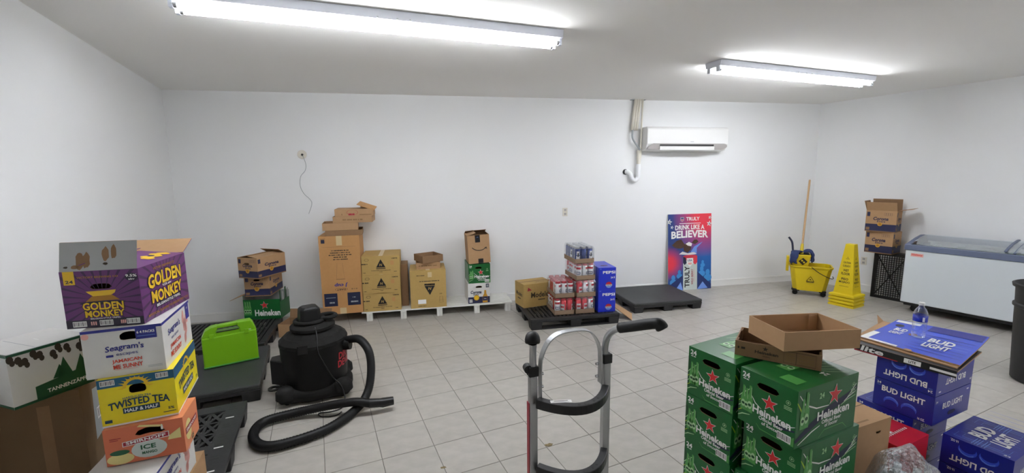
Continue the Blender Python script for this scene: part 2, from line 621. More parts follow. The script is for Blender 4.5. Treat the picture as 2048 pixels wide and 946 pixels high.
for i in range(-20, 40):
    for j in range(-30, 30):
        c = torg + tx * ((i + .5) * TS) + ty * ((j + .5) * TS)
        poly = [c + tx * a * hs + ty * b * hs for a, b in ((-1, -1), (1, -1), (1, 1), (-1, 1))]
        cl = clip(poly)
        if len(cl) < 3:
            continue
        ar = abs(sum(cl[k].x * cl[(k + 1) % len(cl)].y - cl[(k + 1) % len(cl)].x * cl[k].y for k in range(len(cl)))) / 2
        if ar < 4e-4:
            continue
        full = len(cl) == 4 and ar > (2 * hs) ** 2 * .999
        vw = in_view((c.x, c.y, 0))
        vis = vw and -60 < vw[0] < 2108 and 540 < vw[1] < 1010
        cand.append((-(ar / vw[2] ** 2) * (CAM.z / (c - Vector((0, 0))).length) if vis else 1, full, c, cl))
cand.sort(key=lambda q: q[0])
rest = MB()
for n_, (score, full, c, cl) in enumerate(cand):
    if n_ < 300 and score < 0:
        if full:
            if base_tile is None:
                b = MB(); tile_geo(b, [tx * a * hs + ty * q * hs for a, q in ((-1, -1), (1, -1), (1, 1), (-1, 1))], (0, 0))
                base_tile = b.mesh('tile')
            o = bpy.data.objects.new('tile', base_tile); C.objects.link(o); o.location = (c.x, c.y, 0); o.parent = floor
        else:
            b = MB(); tile_geo(b, cl, (c.x, c.y)); o = b.build('tile', floor, fix=False); o.location = (c.x, c.y, 0)
    else:
        tile_geo(rest, cl, (0, 0))
o = rest.build('tile_field', floor, fix=False)
o['kind'] = 'stuff'
mb = MB()
def blotch(x, y, r, seed, m='stain'):
    rnd = random.Random(seed)
    b = MB()
    pts = [(x + r * (.6 + .5 * rnd.random()) * math.cos(2 * PI * k / 14), y + r * .6 * (.6 + .5 * rnd.random()) * math.sin(2 * PI * k / 14)) for k in range(14)]
    b.prism(pts, .0001, .0008, m)
    b.build('chipped_patch', floor, label='chipped rough patch of broken tile')
blotch(.781, 2.567, .035, 1); blotch(.99, 3.62, .05, 2); blotch(.082, 2.495, .02, 3); blotch(1.03, 3.75, .02, 4)

# ================================================================== LIGHT FIXTURES
def fixture(label, a, b, z):
    a, b = Vector((*a, z)), Vector((*b, z))
    c = (a + b) / 2
    L = (b - a).length
    rz = math.atan2((b - a).y, (b - a).x)
    t = thing('ceiling_light', label, 'light', (c.x, c.y, z), rz, 'fluorescent strip lights')
    top = zc(c.x) - z
    slope = math.atan(.0052)
    t.rotation_euler = (0, -slope, rz)
    h = MB()
    # housing: shallow channel with sloped reflector sides, opening downward over the tubes
    prof = [(-.095, top - .003), (.095, top - .003), (.085, top - .055), (.035, top - .062), (-.035, top - .062), (-.085, top - .055)]
    n = len(prof)
    vs = [(x, p[0], p[1]) for x in (-L / 2, L / 2) for p in prof]
    h.add(vs, [(i, (i + 1) % n, n + (i + 1) % n, n + i) for i in range(n)] + [tuple(range(n)), tuple(range(n, 2 * n))[::-1]], 'fixture_white')
    h.build('housing', t)
    for sx in (-1, 1):
        for sy in (-1, 1):
            s_ = MB(); s_.box((sx * (L / 2 - .012), sy * .052, top - .078), (.022, .034, .05), 'fixture_white'); s_.build('lamp_socket', t, bevel=.003)
    for sy in (-1, 1):
        q = MB(); q.tube([(-L / 2 + .025, sy * .052, top - .083), (L / 2 - .025, sy * .052, top - .083)], .0165, 'tube', 14)
        q.build('fluorescent_tube', t, smooth=True)
        for sx in (-1, 1):
            e = MB(); e.tube([(sx * (L / 2 - .04), sy * .052, top - .083), (sx * (L / 2 - .012), sy * .052, top - .083)], .0172, 'steel', 14); e.build('end_cap', t)
    for k in (-.1, .02, .1):
        q = MB(); q.tube([(k, -.086, top - .05), (k, -.09, top - .048)], .006, 'grey_print', 8); q.build('knockout', t)
    return t
fixture('long fluorescent strip light on the ceiling, nearer the left wall', (-1.30, 2.90), (1.05, 3.25), 2.75)
fixture('fluorescent strip light on the ceiling right of the wall air conditioner', (2.76, 3.80), (5.02, 4.18), 2.75)
fixture('added unseen strip light behind the viewer, brightening the right side of the room', (4.0, -.1), (6.35, .25), 2.75)  # unseen extra fixture, added because the right side came out too dark

# ================================================================== WALL FITTINGS
WY = 5.93
# split air conditioner
t = thing('air_conditioner', 'white wall-mounted split air conditioner with open louver high on the wall', 'air conditioner', (3.82, WY, 2.10))
b = MB()
prof = [(0, .34), (-.19, .34), (-.215, .31), (-.215, .10), (-.17, .02), (-.06, 0), (0, 0)]
n = len(prof)
L = 1.30
vs = [(x, p[0], p[1]) for x in (-L / 2, L / 2) for p in prof]
b.add(vs, [(i, (i + 1) % n, n + (i + 1) % n, n + i) for i in range(n)] + [tuple(range(n)), tuple(range(n, 2 * n))[::-1]], 'ac_white')
b.build('body', t, bevel=.012)
b = MB()   # lower lip
pts = []
for k in range(9):
    a = -PI / 2 + PI * k / 8
    pts.append((.55 + .08 * math.cos(a), .065 + .04 * math.sin(a)))
pts += [(-.56, .105), (-.63, .06), (-.645, .025)]
nl = len(pts)
vs = [(x, -.19 - (z - .025) * .46, z) for x, z in pts] + [(x, -.204 - (z - .025) * .42, z) for x, z in pts]
b.add(vs, [(i, (i + 1) % nl, nl + (i + 1) % nl, nl + i) for i in range(nl)] + [tuple(range(nl, 2 * nl))], 'ac_grey')
b.build('lower_panel', t)
b = MB(); b.box((-.03, -.226, .082), (.86, .012, .026), 'black'); b.build('outlet_slot', t)
b = MB(); b.box((-.03, -.236, .038), (.87, .01, .052), 'ac_white', xf=None); b.build('louver', t, bevel=.003)
p = Print((0, -.215, 0), (1, 0, 0), (0, 0, 1), (0, -1, 0)); p.rect(.03, .128, .085, .134, 'grey_print'); p.build('maker_mark', t)
# line set cover and pipes
t = thing('refrigerant_pipes', 'cream pipe cover and bundled pipes running up beside the air conditioner', 'pipes', (3.105, WY - .05, 1.72))
b = MB()
for k, (x0, x1) in enumerate(((-.045, -.095), (-.01, -.06), (.025, -.02))):
    b.tube([(x0, 0, zc(3.1) - 1.72), (x1, -.005, .68)], .02, 'duct', 8)
b.build('insulated_pipe', t, smooth=True)
b = MB(); b.tube([(.055, -.015, zc(3.1) - 1.72), (.045, -.015, .3), (.025, -.01, .12)], .014, 'duct', 8); b.build('drain_hose', t, smooth=True)
b = MB(); b.tube(smooth_path([(-.08, -.005, .7), (-.09, -.02, .58), (-.05, -.03, .50), (.0, -.03, .44), (.03, -.03, .40)]), .014, 'grey_print', 8); b.build('cable', t, smooth=True)
b = MB(); b.tube([(.02, -.01, .40), (.02, -.01, .10)], .026, 'duct', 10); b.build('sleeve', t, smooth=True)
b = MB(); b.box((.0, .04, zc(3.1) - 1.72 - .004), (.22, .1, .008), 'grey_print'); b.build('ceiling_collar', t)
b = MB(); b.tube([(.02, -.01, .20), (.02, -.01, .04)], .034, 'pvc', 14); b.build('pipe_coupling', t, smooth=True, auto=40)
b = MB(); b.tube(smooth_path([(.02, -.01, .06), (.015, -.01, .0), (-.03, -.01, -.035), (-.075, -.01, 0), (-.09, -.005, .05), (-.12, .02, .085), (-.15, .05, .09)]), .030, 'pvc', 14); b.build('drain_trap', t, smooth=True)
b = MB(); b.lathe([(.012, 0), (.04, 0), (.04, .004), (.012, .004)], 'black', 16, Matrix.Translation((-.155, .046, .09)) @ Matrix.Rotation(PI / 2, 4, 'X')); b.build('wall_hole', t)
# wall cable plate
t = thing('cable_plate', 'round cable plate with hanging wire on the white wall', 'cable plate', (-1.407, WY, 2.06))
b = MB(); b.lathe([(.001, 0), (.055, 0), (.055, .004), (.05, .007), (.001, .007)], 'duct', 24, Matrix.Rotation(PI / 2, 4, 'X')); b.build('plate', t)
b = MB(); b.box((.005, -.01, 0), (.022, .012, .024), 'black', 0, Matrix.Rotation(.6, 4, 'Y')); b.build('jack', t)
b = MB(); b.tube(smooth_path([(.005, -.012, 0), (.04, -.02, -.12), (.025, -.02, -.2), (-.03, -.02, -.27), (-.045, -.02, -.38), (-.01, -.02, -.48), (.06, -.02, -.56), (.075, -.02, -.62), (.03, -.02, -.74)], 8), .0028, 'grey_print', 6); b.build('wire', t, smooth=True)
def outlet(label, loc, rz):
    t = thing('wall_outlet', label, 'outlet', loc, rz)
    b = MB(); b.box((0, -.003, 0), (.074, .006, .118), 'duct'); b.build('plate', t, bevel=.003)
    for s_ in (-1, 1):
        q = MB(); q.box((0, -.0075, s_ * .028), (.034, .004, .034), 'ac_grey'); q.build('socket', t, bevel=.003)
        for k in (-1, 1):
            e = MB(); e.box((k * .007, -.0098, s_ * .028 + .003), (.003, .001, .010), 'black'); e.build('slot', t)
outlet('white wall outlet above the stacked can cases on the far wall', (2.035, WY, 1.249), 0)
outlet('white wall outlet beside the upright black crate', (6.28 + (5.93 - 5.16) * TR - .001, 5.16, .46), -PI / 2 + R(14))

# ================================================================== PALLETS
def feet(t, w_, d_, h0, h1, m, nx=3, ny=3, fw=.14, fd=.14):
    for i in range(nx):
        for j in range(ny):
            x = -w_ / 2 + fw / 2 + (w_ - fw) * i / (nx - 1)
            y = -d_ / 2 + fd / 2 + (d_ - fd) * j / (ny - 1)
            b = MB(); b.taper(h0, (fw * .86, fd * .86), h1, (fw, fd), m, (x, y)); b.build('foot', t, bevel=.006)
def pallet(label, loc, rz, w_, d_, h_, style, axis='x'):
    t = thing('plastic_pallet', label, 'pallet', loc, rz, 'black plastic pallets')
    m = 'pallet_black'
    if style == 'solid':
        b = MB(); b.box((0, 0, h_ - .02), (w_, d_, .04), 'pallet_grey'); b.build('deck', t, bevel=.012)
        b = MB()
        b.box((0, -d_ / 2 + .015, h_ - .05), (w_ - .02, .025, .03), m); b.box((0, d_ / 2 - .015, h_ - .05), (w_ - .02, .025, .03), m)
        b.box((-w_ / 2 + .015, 0, h_ - .05), (.025, d_ - .02, .03), m); b.box((w_ / 2 - .015, 0, h_ - .05), (.025, d_ - .02, .03), m)
        b.build('skirt', t)
        feet(t, w_, d_, 0, h_ - .04, m)
    elif style == 'slat':
        b = MB()
        for s_ in (-1, 1):
            b.box((0, s_ * (d_ / 2 - .03), h_ - .02), (w_, .06, .04), m); b.box((s_ * (w_ / 2 - .03), 0, h_ - .02), (.06, d_ - .12, .04), m)
            b.box((0, s_ * d_ / 4, h_ - .032), (w_ - .12, .03, .02), m); b.box((s_ * w_ / 4, 0, h_ - .032), (.03, d_ - .12, .02), m)
        b.build('deck_frame', t, bevel=.006)
        n_ = 20
        sm = None
        for k in range(n_):
            if axis == 'y':
                x = -w_ / 2 + .06 + (w_ - .12) * (k + .5) / n_
                if sm is None:
                    q = MB(); q.box((0, 0, 0), ((w_ - .12) / n_ * .55, d_ - .12, .018), m); sm = q.mesh('slat')
                p_ = (x, 0, h_ - .010)
            else:
                y = -d_ / 2 + .06 + (d_ - .12) * (k + .5) / n_
                if sm is None:
                    q = MB(); q.box((0, 0, 0), (w_ - .12, (d_ - .12) / n_ * .55, .018), m); sm = q.mesh('slat')
                p_ = (0, y, h_ - .010)
            o = bpy.data.objects.new('slat', sm); C.objects.link(o); o.parent = t; o.location = p_
        feet(t, w_, d_, 0, h_ - .04, m)
        b = MB()
        for s_ in (-1, 0, 1):
            b.box((0, s_ * (d_ / 2 - .06), .008), (w_ - .03, .1, .016), m)
        b.build('bottom_runner', t)
    else:
        b = MB()
        for s_ in (-1, 1):
            b.box((0, s_ * (d_ / 2 - .05), h_ - .015), (w_, .10, .03), m); b.box((s_ * (w_ / 2 - .06), 0, h_ - .015), (.12, d_ - .2, .03), m)
        b.box((0, 0, h_ - .015), (.10, d_ - .2, .03), m); b.box((0, 0, h_ - .015), (w_ - .24, .10, .03), m)
        b.build('deck', t)
        for sx in (-1, 1):
            for sy in (-1, 1):
                x0, x1 = (.05, w_ / 2 - .12); y0, y1 = (.05, d_ / 2 - .10)
                nx, ny = 3, 3
                g = MB()
                cw, cd = (x1 - x0) / nx, (y1 - y0) / ny
                for i in range(nx + 1):
                    g.box((sx * (x0 + cw * i), sy * (y0 + y1) / 2, h_ - .014), (.018, y1 - y0, .02), m)
                for j in range(ny + 1):
                    g.box((sx * (x0 + x1) / 2, sy * (y0 + cd * j), h_ - .0135), (x1 - x0, .018, .02), m)
                dl, an = math.hypot(cw, cd), math.atan2(cd, cw)
                for i in range(nx):
                    for j in range(ny):
                        cx, cy = sx * (x0 + cw * (i + .5)), sy * (y0 + cd * (j + .5))
                        g.box((cx, cy, h_ - .013), (dl, .02, .02), m, an); g.box((cx, cy, h_ - .0125), (dl, .02, .02), m, -an)
                g.build('lattice_panel', t)
        p = Print((0, 0, h_), (1, 0, 0), (0, 1, 0), (0, 0, 1))
        for k in range(9):
            y = -d_ / 2 + .1 + k * (d_ - .2) / 8
            p.rect(w_ / 2 - .10, y, w_ / 2 - .05, y + .012, 'white_print' if k in (2, 4, 7) else 'black', 0)
            p.rect(w_ / 2 - .10, y + .03, w_ / 2 - .06, y + .04, 'black', 0)
        o = p.build('deck_slots', t); o['kind'] = 'stuff'
        feet(t, w_, d_, 0, h_ - .03, m)
    return t
pallet('slatted black pallet under the red-star green crate at the left wall', (-2.12, 4.99, 0), R(5), 1.02, .90, .14, 'slat', 'y')
pallet('solid grey-topped black pallet with the lime green case on it', (-1.87, 3.99, 0), R(12.5), .95, .92, .14, 'solid')
pallet('black lattice pallet nearest the viewer beneath the left carton stacks', (-1.605, 2.72, 0), R(11.5), .84, 1.18, .14, 'lattice')
pallet('slatted black pallet carrying the can cases', (1.75, 5.08, 0), 0, 1.10, .83, .13, 'slat', 'y')
pallet('bare solid-top black pallet in front of the poster', (3.13, 5.36, 0), 0, .98, .82, .13, 'solid')
# white wooden platform
t = thing('white_pallet', 'low white-painted wooden pallet along the rear wall under cardboard boxes', 'pallet', (.20, 5.70, 0))
for k in range(5):
    y = -.20 + k * .10
    b = MB(); b.box((0, y, .114), (1.90, .094, .016), 'white_paint'); b.build('deck_board', t, bevel=.002)
for x in (-.86, -.45, .0, .48, .89):
    b = MB(); b.box((x, 0, .096), (.07, .49, .02), 'white_paint'); b.build('cross_board', t, bevel=.002)
    for y in (-.205, .19):
        for s_ in (-1, 1):
            b = MB(); b.box((x + s_ * .018, y, .043), (.034, .07, .086), 'white_paint'); b.build('leg', t, bevel=.002)

# ================================================================== LEFT CARTON STACK
def ray_burst(p, lu, lv, cu, cv, m, layer=0, n=26, clipr=(0, 0)):
    u0, v0 = .002, .002
    u1, v1 = lu - .002, lv - .002
    def edge(a):
        c, s_ = math.cos(a), math.sin(a)
        k = min([(u1 - cu) / c if c > 1e-6 else 9e9, (u0 - cu) / c if c < -1e-6 else 9e9, (v1 - cv) / s_ if s_ > 1e-6 else 9e9, (v0 - cv) / s_ if s_ < -1e-6 else 9e9])
        return (cu + k * c, cv + k * s_), (cu + k * .35 * c, cv + k * .35 * s_)
    for i in range(n):
        a = 2 * PI * i / n + .05
        (e1, s1), (e2, _) = edge(a), edge(a + .07)
        p.poly([s1, e1, e2], m, layer)

# brown big box with printed crate on top
sz = (.355, .50, .655)
t = carton('cardboard_box', 'large dark brown box under the white and green crate carton', 'box', (-1.845, 2.533, .141), R(13), sz, 'kraft_old', t=.006)
p = pr(sz, 'front'); p.rect(.20, .05, .245, .60, 'kraft_dark', 0); p.build('tape_strip', t)
p = pr(sz, 'right'); p.poly([(.10, .34), (.26, .36), (.26, .58), (.12, .60)], 'grey_print', 0); p.poly([(.12, .10), (.25, .10), (.25, .24), (.12, .22)], 'grey_print', 0)
p.barcode(.19, .46, .10, .06, 1); p.build('shipping_label', t)
sz = (.285, .28, .245)
t = carton('beer_carton', 'white carton with green trim and dark cones on a large brown box', 'carton', (-1.793, 2.358, .7975), R(60), sz, 'white_card', t=.003)
p = pr(sz, 'front')
p.rect(0, 0, .285, .012, 'tan_green'); p.rect(0, .233, .285, .245, 'tan_green')
p.poly([(.075, .004), (.284, .004), (.284, .095), (.20, .085), (.075, .07)], 'tan_green', 0)
for x, hh in ((.165, .13), (.182, .16), (.245, .15), (.262, .125)):
    p.poly([(x - .028, .08), (x + .028, .08), (x, hh + .01)], 'tan_green', 1)
for k, x in enumerate((.01, .035, .055, .085, .105, .15, .17, .20, .245, .26)):
    p.ell(x, .222 - .012 * (k % 3), .012, .018, 'ink', 1, 9); p.ell(x + .006, .205 - .012 * (k % 3), .009, .014, 'ink', 2, 9)
p.text('TANNENZÄPFLE', .192, .036, .16, .022, 'white_print', 2)
p.build('front_print', t)
p = pr(sz, 'left'); p.rect(0, 0, .28, .012, 'tan_green'); p.rect(0, .233, .28, .245, 'tan_green'); p.build('side_print', t)
p = pr(sz, 'top'); p.rect(0, 0, .285, .006, 'tan_green'); p.rect(0, 0, .004, .28, 'tan_green'); p.rect(.10, .02, .103, .26, 'grey_print'); p.rect(.16, .12, .165, .16, 'white_print'); p.build('top_print', t)

# hidden lower carton
sz = (.28, .40, .174)
carton('beer_carton', 'plain brown carton at the foot of the tall left carton stack', 'carton', (-1.31, 2.27, .141), R(8), sz, 'kraft')
# white and pink carton
sz = (.28, .40, .215)
def seagram(label, loc, rz, hole=True, tilt=(0, 0)):
    t = carton('drinks_carton', label, 'carton', loc, rz, sz, 'white_card', holes={'front': (.165, .172, .036, .018, .3)} if hole else {}, t=.003, tilt=tilt)
    p = pr(sz, 'front')
    p.rect(0, .203, .28, .215, 'navy'); p.rect(.185, .155, .26, .205, 'navy', 1)
    p.text('6 4 PACKS', .222, .187, .064, .012, 'white_print', 2)
    p.rect(.19, .168, .255, .170, 'bud_pale', 2)
    p.ell(.014, .19, .013, .013, 'pink', 1)
    p.text("Seagram's", .142, .122, .135, .034, 'navy', 2, .026, .02, .1, .15)
    p.text('escapes', .148, .095, .075, .014, 'navy', 2, .026, 0)
    p.rect(.075, .088, .10, .098, 'navy', 1)
    p.text('JAMAICAN', .145, .066, .105, .020, 'red_text', 2, .03, .026)
    p.text('ME SUNNY', .147, .042, .105, .020, 'red_text', 2, .03, .026)
    p.rect(.10, .026, .18, .028, 'pink', 1); p.rect(.215, .028, .268, .030, 'grey_print', 1); p.rect(.215, .022, .268, .024, 'grey_print', 1)
    p.build('front_print', t)
    p = pr(sz, 'right')
    p.rect(0, .203, .40, .215, 'navy'); p.rect(.33, .13, .385, .203, 'navy', 1)
    p.text('6 4 PACKS', .357, .185, .022, .010, 'white_print', 2)
    p.text("Seagram's", .15, .145, .17, .040, 'navy', 2, .026, .02, .1, .15)
    p.text('escapes', .15, .110, .10, .016, 'navy', 2, .03, 0)
    p.text('JAMAICAN', .15, .075, .15, .026, 'red_text', 2, 0, .026)
    p.text('ME SUNNY', .15, .040, .15, .026, 'red_text', 2, 0, .026)
    for k in range(14):
        rnd = random.Random(k)
        p.ell(.27 + .09 * rnd.random(), .03 + .14 * rnd.random(), .014, .026, 'pink', 0, 10)
    p.build('side_print', t)
    return t
seagram('white and pink carton near the bottom of the left carton stack', (-1.308, 2.166, .3175), R(6), False)
# orange carton
sz2 = (.287, .20, .168)
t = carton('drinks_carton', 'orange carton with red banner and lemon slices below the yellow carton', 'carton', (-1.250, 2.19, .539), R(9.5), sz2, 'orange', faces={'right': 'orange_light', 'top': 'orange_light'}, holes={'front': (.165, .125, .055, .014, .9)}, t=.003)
p = pr(sz2, 'front')
p.poly([(.12, .160), (.20, .145), (.215, .152), (.13, .168)], 'lemon', 0)
p.poly([(.232, .095), (.275, .125), (.275, .075), (.225, .075)], 'lemon', 0)
p.ell(.155, .052, .065, .042, 'pale_grey', 0); p.ell(.050, .026, .048, .025, 'lemon', 0); p.ell(.05, .055, .035, .012, 'green_text', 1)
p.poly([(.062, .078), (.232, .092), (.232, .118), (.062, .100)], 'white_print', 1)
p.poly([(.065, .081), (.229, .095), (.229, .115), (.065, .098)], 'dark_red', 2)
p.text('SMIRNOFF', .147, .098, .145, .014, 'white_print', 3, .08, .026)
p.text('ICE', .152, .062, .055, .022, 'green_text', 2, 0, .030)
p.text('MANGO', .155, .035, .055, .013, 'green_text', 2, 0, .03)
p.rect(.02, .12, .06, .123, 'dark_red', 0); p.rect(.02, .112, .05, .115, 'dark_red', 0); p.poly([(.205, .13), (.213, .13), (.213, .145), (.210, .155), (.207, .155), (.205, .145)], 'white_print', 0)
p.build('front_print', t)
p = pr(sz2, 'right'); p.ell(.06, .08, .04, .05, 'lemon', 0); p.rect(.02, .07, .18, .10, 'dark_red', 1); p.text('SMIRNOFF', .10, .085, .14, .016, 'white_print', 2); p.text('ICE', .10, .022, .030, .025, 'green_text', 2); p.build('side_print', t)
# yellow and blue carton
sz3 = (.268, .40, .218)
t = carton('drinks_carton', 'yellow and blue carton with sun print in the middle of the left stack', 'carton', (-1.297, 2.313, .709), R(13), sz3, 'yellow', holes={'front': (.135, .155, .030, .020, .2)}, t=.003)
p = pr(sz3, 'front')
p.rect(0, .178, .268, .218, 'tea_blue', 0)
for k in range(13):
    a = PI * k / 12
    p.poly([(.13 + .045 * math.cos(a - .09), .165 + .04 * math.sin(a - .09)), (.13 + .068 * math.cos(a), .165 + .052 * math.sin(a)), (.13 + .045 * math.cos(a + .09), .165 + .04 * math.sin(a + .09))], 'gold', 1)
p.arcband(.13, .165, .034, .046, 0, PI, 'gold', 1)
p.barcode(.035, .200, .05, .024, 1); p.barcode(.225, .200, .045, .024, 1)
p.text('HARD ICED TEA', .13, .120, .10, .009, 'tea_blue', 2, 0, .01, 0, .3)
p.text('TWISTED TEA', .136, .088, .215, .034, 'tea_navy', 2, 0, .026, 0, .35)
p.rect(.075, .050, .205, .075, 'tea_navy', 1); p.text('HALF & HALF', .14, .0625, .118, .016, 'white_print', 2)
p.text('5%', .245, .040, .022, .012, 'tea_navy', 2); p.rect(.01, .018, .035, .032, 'tea_navy', 1); p.rect(.215, .022, .262, .025, 'tea_navy', 1)
p.rect(0, 0, .268, .008, 'white_print', 1)
p.build('front_print', t)
p = pr(sz3, 'right')
p.rect(0, .168, .40, .218, 'tea_blue', 0)
for k in range(11):
    a = PI * k / 10
    p.poly([(.20 + .05 * math.cos(a - .1), .15 + .04 * math.sin(a - .1)), (.20 + .075 * math.cos(a), .15 + .055 * math.sin(a)), (.20 + .05 * math.cos(a + .1), .15 + .04 * math.sin(a + .1))], 'gold', 1)
p.arcband(.20, .15, .04, .052, 0, PI, 'gold', 1)
p.text('TWISTED TEA', .20, .108, .29, .040, 'tea_navy', 2, 0, .026, 0, .35)
p.rect(.11, .045, .30, .078, 'tea_navy', 1); p.text('HALF & HALF', .205, .062, .17, .02, 'white_print', 2); p.text('5%', .37, .03, .03, .015, 'tea_navy', 2)
p.rect(0, 0, .40, .008, 'white_print', 1)
p.build('side_print', t)
seagram('white carton with blue lettering directly under the purple carton', (-1.323, 2.326, .928), R(10.4))
# purple carton
sz4 = (.285, .41, .25)
t = carton('beer_carton', 'open purple carton with yellow lettering on top of the left stack', 'carton', (-1.362, 2.362, 1.145), R(1.4), sz4, 'purple', holes={'front': (.142, .178, .040, .012, .2)}, open_top=True,
           flaps=[('front', R(-12), .125, 'kraft', 'grey_card'), ('back', R(62), .125, 'purple', 'kraft'), ('right', R(-84), .20, 'purple', 'kraft'), ('left', R(-70), .10, 'purple', 'kraft')], t=.004)
# torn patches and tape on the raised flap
a = R(-12)
D = Vector((0, -math.sin(a), math.cos(a))); Nn = Vector((0, -math.cos(a), -math.sin(a)))
p = Print(Vector((-sz4[0] / 2, -sz4[1] / 2, .25)), (1, 0, 0), D, Nn)
p.rect(.002, .0, .283, .124, 'grey_card', 0)
def blob(p, u, v, a_, b_, m, seed, layer=1):
    r_ = random.Random(seed)
    p.poly([(u + a_ * (.75 + .35 * r_.random()) * math.cos(2 * PI * k / 12), v + b_ * (.8 + .3 * r_.random()) * math.sin(2 * PI * k / 12)) for k in range(12)], m, layer)
for k, (u, v, a_, b_) in enumerate(((.075, .045, .016, .038), (.098, .045, .015, .036), (.06, .018, .018, .009), (.168, .07, .014, .032), (.197, .078, .012, .032))):
    blob(p, u, v, a_, b_, 'kraft_dark', k)
blob(p, .167, .028, .010, .006, 'ink', 9); blob(p, .025, .018, .008, .005, 'ink', 10)
p.build('torn_patches', t)
p = pr(sz4, 'front')
ray_burst(p, .285, .25, .143, .12, 'purple_dark')
p.rect(0, .0, .285, .036, 'purple_ink', 1)
p.rect(.012, .192, .052, .25, 'gold', 1); p.text('24', .032, .205, .028, .014, 'purple_ink', 2)
p.text('VICTORY BREWING CO', .135, .222, .15, .009, 'gold_dark', 2, 0, .02)
p.ell(.258, .215, .024, .018, 'purple_ink', 1); p.text('9.5%', .258, .221, .042, .012, 'white_print', 2); p.text('abv', .258, .206, .024, .008, 'white_print', 2)
p.poly([(.085, .160), (.195, .163), (.190, .150), (.175, .140), (.110, .138), (.095, .150)], 'gold', 1); p.poly([(.105, .138), (.180, .140), (.205, .118), (.080, .115)], 'gold_dark', 1)
p.ell(.142, .108, .085, .008, 'purple_ink', 1)
p.text('GOLDEN', .142, .094, .155, .040, 'purple_ink', 2, 0, .075); p.text('GOLDEN', .142, .094, .15, .034, 'gold', 3, 0, .035)
p.text('MONKEY', .145, .060, .150, .036, 'purple_ink', 2, 0, .075); p.text('MONKEY', .145, .060, .145, .030, 'gold', 3, 0, .035)
p.text('BELGIAN-STYLE TRIPEL', .145, .039, .11, .007, 'white_print', 3, 0, .01)
p.barcode(.048, .018, .05, .024, 2); p.barcode(.145, .018, .05, .024, 2); p.barcode(.245, .018, .05, .024, 2)
for x in (.088, .096, .104, .198, .205, .212):
    p.rect(x, .010, x + .005, .026, 'pink', 2)
p.build('front_print', t)
p = pr(sz4, 'right')
ray_burst(p, .41, .25, .20, .13, 'purple_dark')
p.text('VICTORY BREWING CO', .205, .225, .19, .011, 'gold_dark', 2)
p.text('GOLDEN', .205, .168, .30, .075, 'purple_ink', 2, 0, .07, 0, .1); p.text('GOLDEN', .205, .168, .29, .066, 'gold', 3, 0, .035, 0, .1)
p.text('MONKEY', .210, .098, .28, .066, 'purple_ink', 2, 0, .07, 0, -.1); p.text('MONKEY', .210, .098, .27, .057, 'gold', 3, 0, .035, 0, -.1)
p.text('9.5% abv', .21, .134, .08, .012, 'white_print', 4, 0, .02)
p.poly([(.10, .042), (.33, .042), (.33, .062), (.10, .062)], 'navy_dark', 1); p.text('BELGIAN-STYLE TRIPEL', .215, .052, .215, .013, 'white_print', 2)
p.text('MYSTICAL FLAVORS TO ENLIGHTEN YOU', .215, .022, .36, .012, 'gold_dark', 2)
p.build('side_print', t)
a = R(-84)
D = Vector((math.sin(a), 0, math.cos(a))); Nn = Vector((math.cos(a), 0, -math.sin(a)))
p = Print(Vector((sz4[0] / 2, -sz4[1] / 2, .25)), (0, 1, 0), D, Nn)
p.rect(.02, .06, .10, .15, 'white_print', 0)
for k in range(5):
    blob(p, .22 + .035 * k, .07 + .02 * (k % 2), .026, .03, 'gold', 20 + k, 1)
p.ell(.28, .085, .02, .012, 'purple_ink', 2)
p.build('flap_print', t)

# lime green case
t = thing('tool_case', 'lime green plastic carrying case standing on a dark pallet', 'case', (-1.70, 4.16, .14), R(22))
def extr(mb, pts, y0, y1, m):
    n_ = len(pts)
    mb.add([(x, y0, z) for x, z in pts] + [(x, y1, z) for x, z in pts], [(i, (i + 1) % n_, n_ + (i + 1) % n_, n_ + i) for i in range(n_)] + [tuple(range(n_))[::-1], tuple(range(n_, 2 * n_))], m)
b = MB()
extr(b, [(-.205, 0), (.205, 0), (.205, .285), (-.205, .275)], -.055, .055, 'lime')
b.build('shell', t, bevel=.010)
b = MB()
extr(b, [(-.205, .273), (-.10, .277), (-.10, .318), (-.085, .337), (-.085, .365), (-.13, .358), (-.175, .335)], -.047, .047, 'lime')
extr(b, [(.205, .283), (.185, .345), (.165, .372), (.065, .372), (.065, .340), (.08, .318), (.08, .280)], -.047, .047, 'lime')
extr(b, [(-.10, .277), (.08, .280), (.08, .315), (-.10, .312)], -.047, .047, 'lime')
extr(b, [(-.09, .340), (.07, .342), (.07, .372), (-.09, .365)], -.030, .030, 'lime')
b.build('handle_shell', t, bevel=.005)
b = MB(); b.box((-.01, -.046, .3145), (.165, .01, .006), 'black_plastic'); b.build('grip_recess', t)
b = MB(); b.box((0, 0, .012), (.415, .116, .014), 'hgreen_light'); b.build('base_rib', t, bevel=.004)
for x in (-.13, .13):
    b = MB(); b.box((x, -.058, .285), (.035, .01, .04), 'lime'); b.build('latch', t, bevel=.003)
p = Print((0, -.055, 0), (1, 0, 0), (0, 0, 1), (0, -1, 0)); p.rect(.12, .292, .165, .298, 'white_print', 3); p.build('sticker', t)

